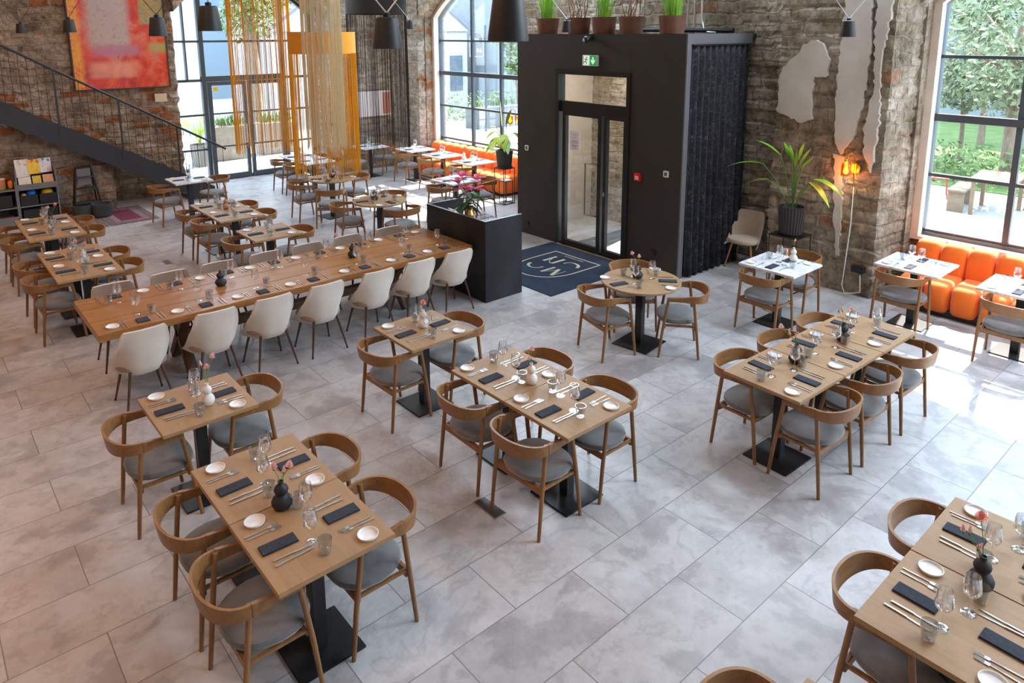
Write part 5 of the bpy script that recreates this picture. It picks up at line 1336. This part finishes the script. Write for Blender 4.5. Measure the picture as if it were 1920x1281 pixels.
sl_ = empty('step_ladder', (0.13, 14.20, 0), 0, 'black folding step ladder standing on the rugs under the stairs', 'ladder')
for s in (-1, 1):
    MB().tube([(s*0.26, -0.16, 0), (s*0.13, 0.02, 0.98)], 0.018, 8).build('front_rail', M_IRON, sl_)
    MB().tube([(s*0.23, 0.22, 0), (s*0.13, 0.04, 0.98)], 0.016, 8).build('rear_rail', M_IRON, sl_)
for z, w in ((0.28, 0.22), (0.55, 0.19), (0.78, 0.16)):
    y = -0.16+0.18*z/0.98; MB().box(-w, w, y-0.03, y+0.14, z-0.012, z+0.012).build('step', M_DKGW, sl_)
MB().box(-0.14, 0.14, -0.02, 0.08, 0.97, 0.99).build('top_cap', M_IRON, sl_)
MB().box(-0.12, 0.12, 0.0, 0.03, 0.62, 0.95).build('back_board', M_GREYW, sl_)
for x, nm in ((-0.02, 'left'), (0.30, 'right')):
    place(MB().lathe([(0.14, 0), (0.17, 0.02), (0.19, 0.26), (0.17, 0.26), (0.15, 0.04)], 20).mesh('felt_basket', M_FELT, True), 'felt_basket', (x+0.02, 13.98 if x < 0.1 else 13.86, 0.013), 0, '%s dark grey felt basket at the foot of the step ladder' % nm, 'basket', 'felt baskets')
def rug(name, c, w, d, rz, cols, label, seed):
    r = empty(name, (*c, 0), rz, label, 'rug', 'patterned rugs')
    ms = [noisy('%s_%d' % (name, i)+str(seed), a, b, 28, 0.95, 0.2, 200, lo=0.42, hi=0.58) for i, (a, b) in enumerate(cols)]
    k = 0
    for i, (m_, nm) in enumerate(zip(ms, ('outer_border', 'guard_stripe', 'inner_border', 'field'))):
        ins = (0, 0.10, 0.13, 0.24)[i]
        if i < 3:
            nx = (0.10, 0.13, 0.24)[i]
            MB().ring([(-w/2+ins, -d/2+ins), (w/2-ins, -d/2+ins), (w/2-ins, d/2-ins), (-w/2+ins, d/2-ins)], [(-w/2+nx, -d/2+nx), (w/2-nx, -d/2+nx), (w/2-nx, d/2-nx), (-w/2+nx, d/2-nx)], 0.0, 0.012).build(nm, m_, r)
        else: MB().box(-w/2+ins, w/2-ins, -d/2+ins, d/2-ins, 0.0, 0.012).build(nm, m_, r)
CR = [((0.22, 0.18, 0.17), (0.12, 0.10, 0.12)), ((0.20, 0.05, 0.05), (0.28, 0.12, 0.10)), ((0.30, 0.25, 0.24), (0.18, 0.12, 0.13)), ((0.22, 0.02, 0.06), (0.12, 0.03, 0.07))]
rug('rug', (0.68, 13.68), 0.86, 1.45, 0.03, CR, 'burgundy and grey patterned rug under the stairs', 1)
rug('rug', (-0.12, 13.62), 0.70, 1.35, 0.02, [((0.20, 0.17, 0.15), (0.13, 0.11, 0.10)), ((0.20, 0.05, 0.05), (0.26, 0.10, 0.09)), ((0.25, 0.22, 0.20), (0.17, 0.14, 0.13)), ((0.22, 0.19, 0.18), (0.15, 0.12, 0.12))], 'greyish patterned rug under the step ladder', 2)
for c, w, d, nm in (((0.495, 1.872), 0.115, 0.27, 'beside the chair of the central table'), ((0.418, 9.91), 0.11, 0.26, 'in the aisle behind the slab table')):
    r = empty('floor_outlet', (*c, 0), 0, 'metal floor outlet plate %s' % nm, 'outlet', 'floor outlets')
    MB().box(-w/2, w/2, -d/2, d/2, 0, 0.004).build('frame', M_STEEL, r)
    MB().box(-w/2+0.008, w/2-0.008, -d/2+0.008, d/2-0.008, 0.004, 0.006).build('cover', mat('brushed_dark_steel', (0.20, 0.18, 0.16), 0.35, 0.9), r)

# ------------------------------------------------------------------ outdoors
M_PAVE = noisy('pale_paving', (0.30, 0.29, 0.275), (0.36, 0.35, 0.33), 1.5, 0.9)
M_LAWN = noisy('lawn_green', (0.08, 0.13, 0.03), (0.13, 0.18, 0.05), 2, 0.95)
M_HOUSE = mat('white_render', (0.42, 0.42, 0.42), 0.85)
M_BLUEG = mat('pale_blue_glass', (0.10, 0.14, 0.18), 0.2)
M_ROOF = mat('grey_roof', (0.14, 0.15, 0.165), 0.7)
M_BARK = noisy('pale_bark', (0.17, 0.12, 0.085), (0.24, 0.18, 0.13), 6, 0.9, stretch=(4, 4, 1))
M_TLEAF = noisy('tree_foliage', (0.06, 0.12, 0.02), (0.14, 0.20, 0.05), 1.5, 0.7)
M_TLEAF2 = noisy('silver_foliage', (0.10, 0.14, 0.06), (0.19, 0.22, 0.12), 1.5, 0.7)
M_PLTR = mat('beige_planter', (0.26, 0.21, 0.165), 0.8)
M_GPLTR = mat('grey_planter', (0.15, 0.155, 0.16), 0.8)
M_REDC = mat('red_outdoor_plastic', (0.38, 0.07, 0.03), 0.5)
struct(MB().box(8.45, 70, -30, 60, -0.25, -0.06).build('ground', M_PAVE)); struct(MB().box(-30, 8.45, 16.2, 60, -0.25, -0.06).build('ground_terrace', M_PAVE))
struct(MB().box(16.2, 40, -8, 14, -0.06, -0.04).build('lawn', M_LAWN))
def leafball(mb, rn, c, r, n, s=0.10, sq=0.8):
    for i in range(n):
        while True:
            p = Vector((rn.uniform(-1, 1), rn.uniform(-1, 1), rn.uniform(-1, 1)))
            if 0.2 < p.length < 1: break
        p = Vector((c[0]+p.x*r, c[1]+p.y*r, c[2]+p.z*r*sq))
        u = Vector((rn.uniform(-1, 1), rn.uniform(-1, 1), rn.uniform(-1, 1))).normalized(); w = u.orthogonal().normalized(); k = s*rn.uniform(0.6, 1.3)
        mb._add([(p-u*k)[:], (p+w*k*0.5)[:], (p+u*k)[:], (p-w*k*0.5)[:]], [(0, 1, 2, 3)])
def tree(x, y, h, cr, label, seed, m=None, n=2600, tr=0.11, base=1.8):
    rn = random.Random(seed); r = empty('tree', (x, y, -0.06), 0, label, 'tree', 'trees outside the windows')
    tk = MB().tube([(0, 0, 0), (0.06, 0.03, base*0.6), (0.0, 0.1, base+0.5), (0.1, 0.0, h*0.8)], [tr, tr*0.85, tr*0.7, tr*0.3], 10)
    for k in range(6):
        a = rn.uniform(0, 6.28); z = base+rn.uniform(0, 1.2); tk.tube([(0.03, 0.05, z), (cr*0.6*math.cos(a), cr*0.6*math.sin(a), z+rn.uniform(0.5, 1.2))], [tr*0.4, tr*0.12], 6)
    tk.build('trunk', M_BARK, r, True)
    mb = MB()
    for k in range(9):
        a = rn.uniform(0, 6.28); q = rn.uniform(0, cr*0.65); leafball(mb, rn, (q*math.cos(a), q*math.sin(a), rn.uniform(base+0.4, h-0.5)), cr*rn.uniform(0.40, 0.62), n//9)
    tag(mb.build('foliage', m or M_TLEAF, r, recalc=False), kind='stuff')
tree(17.6, 3.1, 6.5, 2.4, 'pale silvery tree nearest outside the right window', 1, M_TLEAF2, 4200, 0.16, 2.0)
tree(19.5, 4.7, 6.0, 2.2, 'slim pale tree left of the nearest one outside the right window', 2, M_TLEAF2, 3600, 0.07, 1.7)
tree(21.5, 1.2, 7.0, 2.8, 'tree at the outer edge outside the right window', 3, M_TLEAF2, 4000, 0.12, 1.8)
tree(24.0, 5.5, 7.5, 2.8, 'tree behind the silvery trees outside the right window', 6, M_TLEAF, 3600, 0.12, 1.8)
tree(6.5, 21.5, 7.0, 1.9, 'thick-trunked tree outside the glass doors', 4, M_TLEAF, 2600, 0.28, 3.2)
tree(17.6, 21.0, 4.4, 1.3, 'small green tree outside the far window', 5, M_TLEAF, 2000, 0.06, 1.3)
def bushes(name, x0, x1, y0, y1, z0, z1, label, seed, n=1400, m=None, s=0.08):
    rn = random.Random(seed); mb = MB()
    for i in range(n):
        p = Vector((rn.uniform(x0, x1), rn.uniform(y0, y1), z0+(z1-z0)*rn.random()**1.3)); u = Vector((rn.uniform(-1, 1), rn.uniform(-1, 1), rn.uniform(-.3, 1))).normalized(); w = u.orthogonal().normalized(); k = s*rn.uniform(0.6, 1.4)
        mb._add([(p-u*k)[:], (p+w*k*0.45)[:], (p+u*k)[:], (p-w*k*0.45)[:]], [(0, 1, 2, 3)])
    o = mb.build(name, m or M_TLEAF, recalc=False); tag(o, label, 'hedge', kind='stuff'); return o
bushes('hedge', 16.4, 18.6, -2, 9, -0.05, 0.75, 'low green hedge beyond the terrace outside the right window', 1, 3600)
bushes('shrubs', 10, 24, 21.5, 23, 0.0, 1.1, 'row of pale shrubs before the white house', 2, 2200)
def planter(x0, x1, y0, y1, h, m, label, seed, pl=True):
    r = empty('planter', ((x0+x1)/2, (y0+y1)/2, -0.06), 0, label, 'planter', 'planters outside'); w, d = (x1-x0)/2, (y1-y0)/2
    MB().box(-w, w, -d, d, 0, h).build('box', m, r, bevel=0.02)
    rn = random.Random(seed); mb = MB()
    for i in range(140):
        p = (rn.uniform(-w, w)*0.9, rn.uniform(-d, d)*0.8, h); leaf_blade(mb, p, (rn.uniform(-.5, .5), rn.uniform(-.5, .5), 1), rn.uniform(0.15, 0.5), 0.02, 0.2, 3)
    tag(mb.build('foliage', M_TLEAF, r, recalc=False), kind='stuff')
planter(4.25, 5.25, 19.0, 19.6, 0.98, M_PLTR, 'beige planter box outside the left glass door', 1)
planter(5.75, 6.9, 19.2, 19.8, 0.95, M_PLTR, 'beige planter box outside the right glass door', 2)
planter(14.2, 16.4, 19.4, 20.2, 0.8, M_GPLTR, 'grey planter box outside the far window', 3)
planter(14.5, 15.7, 16.6, 17.2, 0.6, M_GPLTR, 'lower grey planter nearer the far window', 4)
pp = empty('potted_palm', (3.75, 18.6, -0.06), 0, 'feathery palm in a pale ribbed pot outside the glass doors', 'plant')
ribbed_pot(0.27, 0.62, 22, 0.82).build('pot', mat('pale_ribbed_pot', (0.18, 0.17, 0.15), 0.7), pp)
mb = MB(); rn = random.Random(8)
for i in range(16):
    a = rn.uniform(0, 6.28); rr = rn.uniform(0.15, 0.55); h = rn.uniform(0.9, 1.7)
    P_ = [Vector((0, 0, 0.6)), Vector((rr*0.4*math.cos(a), rr*0.4*math.sin(a), 0.6+(h-0.6)*0.75)), Vector((rr*math.cos(a), rr*math.sin(a), h))]
    mb.tube(P_, 0.008, 4)
    for k in range(22):
        t = 0.35+0.65*k/21; c = P_[1].lerp(P_[2], (t-0.35)/0.65); sd = 1 if k % 2 else -1
        leaf_blade(mb, c, (math.cos(a)*0.6-sd*math.sin(a), math.sin(a)*0.6+sd*math.cos(a), 0.25), 0.30*(1.1-0.5*t), 0.014, 0.5, 3)
tag(mb.build('fronds', M_LEAFY, pp, recalc=False), kind='stuff')
def house(x0, x1, y0, y1, h, label, gable=None, wins=(), axis='y', m=None):
    r = empty('house', ((x0+x1)/2, (y0+y1)/2, -0.06), 0, label, 'building', 'buildings outside'); w, d = (x1-x0)/2, (y1-y0)/2
    MB().box(-w, w, -d, d, 0, h).build('walls', m or M_HOUSE, r)
    if gable:
        mb = MB(); prism_y(mb, [(-w-0.2, h), (w+0.2, h), (0, h+gable)], -d-0.1, d+0.1); mb.build('roof', M_ROOF, r)
        mb = MB(); prism_y(mb, [(-w, h), (w, h), (0, h+gable-0.15)], -d-0.12, -d-0.11); mb.build('gable', m or M_HOUSE, r)
    for a, b, c, e in wins:
        if axis == 'y': f = MB().box(a-(x0+x1)/2, b-(x0+x1)/2, -d-0.04, -d, c, e).build('window', M_BLUEG, r)
        else: f = MB().box(-w-0.04, -w, a-(y0+y1)/2, b-(y0+y1)/2, c, e).build('window', M_BLUEG, r)
house(8.6, 18.0, 25, 32, 3.7, 'white gabled house outside the far window', 3.6, [(17.0, 17.7, 1, 2.6)])
house(-6, 8.4, 26, 30, 9.0, 'white building with tall pale windows outside the glass doors', None, [(x, x+1.0, 1.2, 5.4) for x in (-2, 0.2, 2.4, 4.4, 6.4)])
house(19, 30, 24, 30, 7.0, 'pale grey building right of the white house', None, [(20+2*k, 21+2*k, 2.5, 5) for k in range(5)], m=mat('pale_grey_render', (0.24, 0.26, 0.28), 0.8))
house(30, 36, -12, 16, 9.0, 'pale building behind the trees outside the right window', None, [(-8+4*k, -6+4*k, 2.5, 6.5) for k in range(6)], 'x', mat('pale_blue_render', (0.20, 0.22, 0.24), 0.8))
# street sign with the monogram
sn = empty('monogram_sign', (13.85, 19.0, -0.06), -0.5, 'dark arched sign with a white monogram on a post outside the far window', 'sign')
pan = [(-0.28, 2.75), (0.28, 2.75), (0.28, 3.42)]+[(0.28*math.cos(t), 3.42+0.28*math.sin(t)) for t in [PI*i/12 for i in range(1, 12)]]+[(-0.28, 3.42)]
M_SIGN = mat('slate_sign', (0.07, 0.08, 0.09), 0.5)
mb = MB(); prism_y(mb, pan, -0.03, 0.03); mb.build('panel', M_SIGN, sn)
ins = [(x*0.90, 3.15+(z-3.15)*0.94) for x, z in pan]; ins2 = [(x*0.84, 3.15+(z-3.15)*0.90) for x, z in pan]
MB().ring(ins, ins2, -0.034, -0.030, M).build('outline', M_WHT, sn)
for body, x, z, s in (('M', 0, 3.36, 0.24), ('N', 0.09, 2.98, 0.24), ('.', -0.08, 3.02, 0.24)):
    text_mesh(body, s, M_WHT, 'letter', sn, T((x, -0.034, z)) @ RX(PI/2), 0.002)
MB().tube([(0.33, 0, 0), (0.33, 0, 3.9)], 0.05, 10).build('post', M_SIGN, sn)
# terrace furniture
def outdoor_chair(x, y, deg, label):
    r = empty('terrace_chair', (x, y, -0.06), math.radians(deg), label, 'chair', 'terrace chairs')
    MB().box(-0.22, 0.22, -0.22, 0.22, 0.43, 0.46).build('seat', M_REDC, r, bevel=0.01)
    MB().grid(lambda u, v: (-0.22+0.44*u, -0.22-0.06*v+0.02*math.sin(PI*u), 0.46+0.38*v), 8, 4).build('backrest', M_REDC, r)
    for a in (-0.2, 0.2):
        for b in (-0.2, 0.2): MB().tube([(a*0.9, b*0.9, 0.44), (a*1.1, b*1.1, 0)], 0.014, 6).build('leg', M_REDC, r)
outdoor_chair(14.9, 3.7, 200, 'red chair alone on the terrace left of the wooden table')
outdoor_chair(13.7, 1.35, 60, 'red chair near the window frame on the terrace')
outdoor_chair(14.9, 1.7, 150, 'red chair behind the terrace table')
ot = empty('terrace_table', (14.2, 2.35, -0.06), 0.1, 'pale wooden table on the sunny terrace outside the right window', 'table')
M_OW = wood('pale_teak', (0.25, 0.18, 0.12), (0.20, 0.14, 0.09), 0)
MB().box(-0.6, 0.6, -0.4, 0.4, 0.72, 0.76).build('tabletop', M_OW, ot)
for a in (-0.52, 0.52):
    for b in (-0.33, 0.33): MB().box(a-0.035, a+0.035, b-0.035, b+0.035, 0, 0.72).build('leg', M_OW, ot)
MB().box(-0.5, 0.5, 0.48, 0.80, 0.42, 0.46).box(-0.46, -0.40, 0.5, 0.78, 0, 0.42).box(0.40, 0.46, 0.5, 0.78, 0, 0.42)
bn = empty('terrace_bench', (14.2, 2.35, -0.06), 0.1, 'pale wooden bench on the near side of the terrace table', 'bench')
MB().box(-0.55, 0.55, 0.45, 0.78, 0.42, 0.46).build('seat', M_OW, bn)
for a in (-0.48, 0.48): MB().box(a-0.03, a+0.03, 0.47, 0.76, 0, 0.42).build('leg', M_OW, bn)
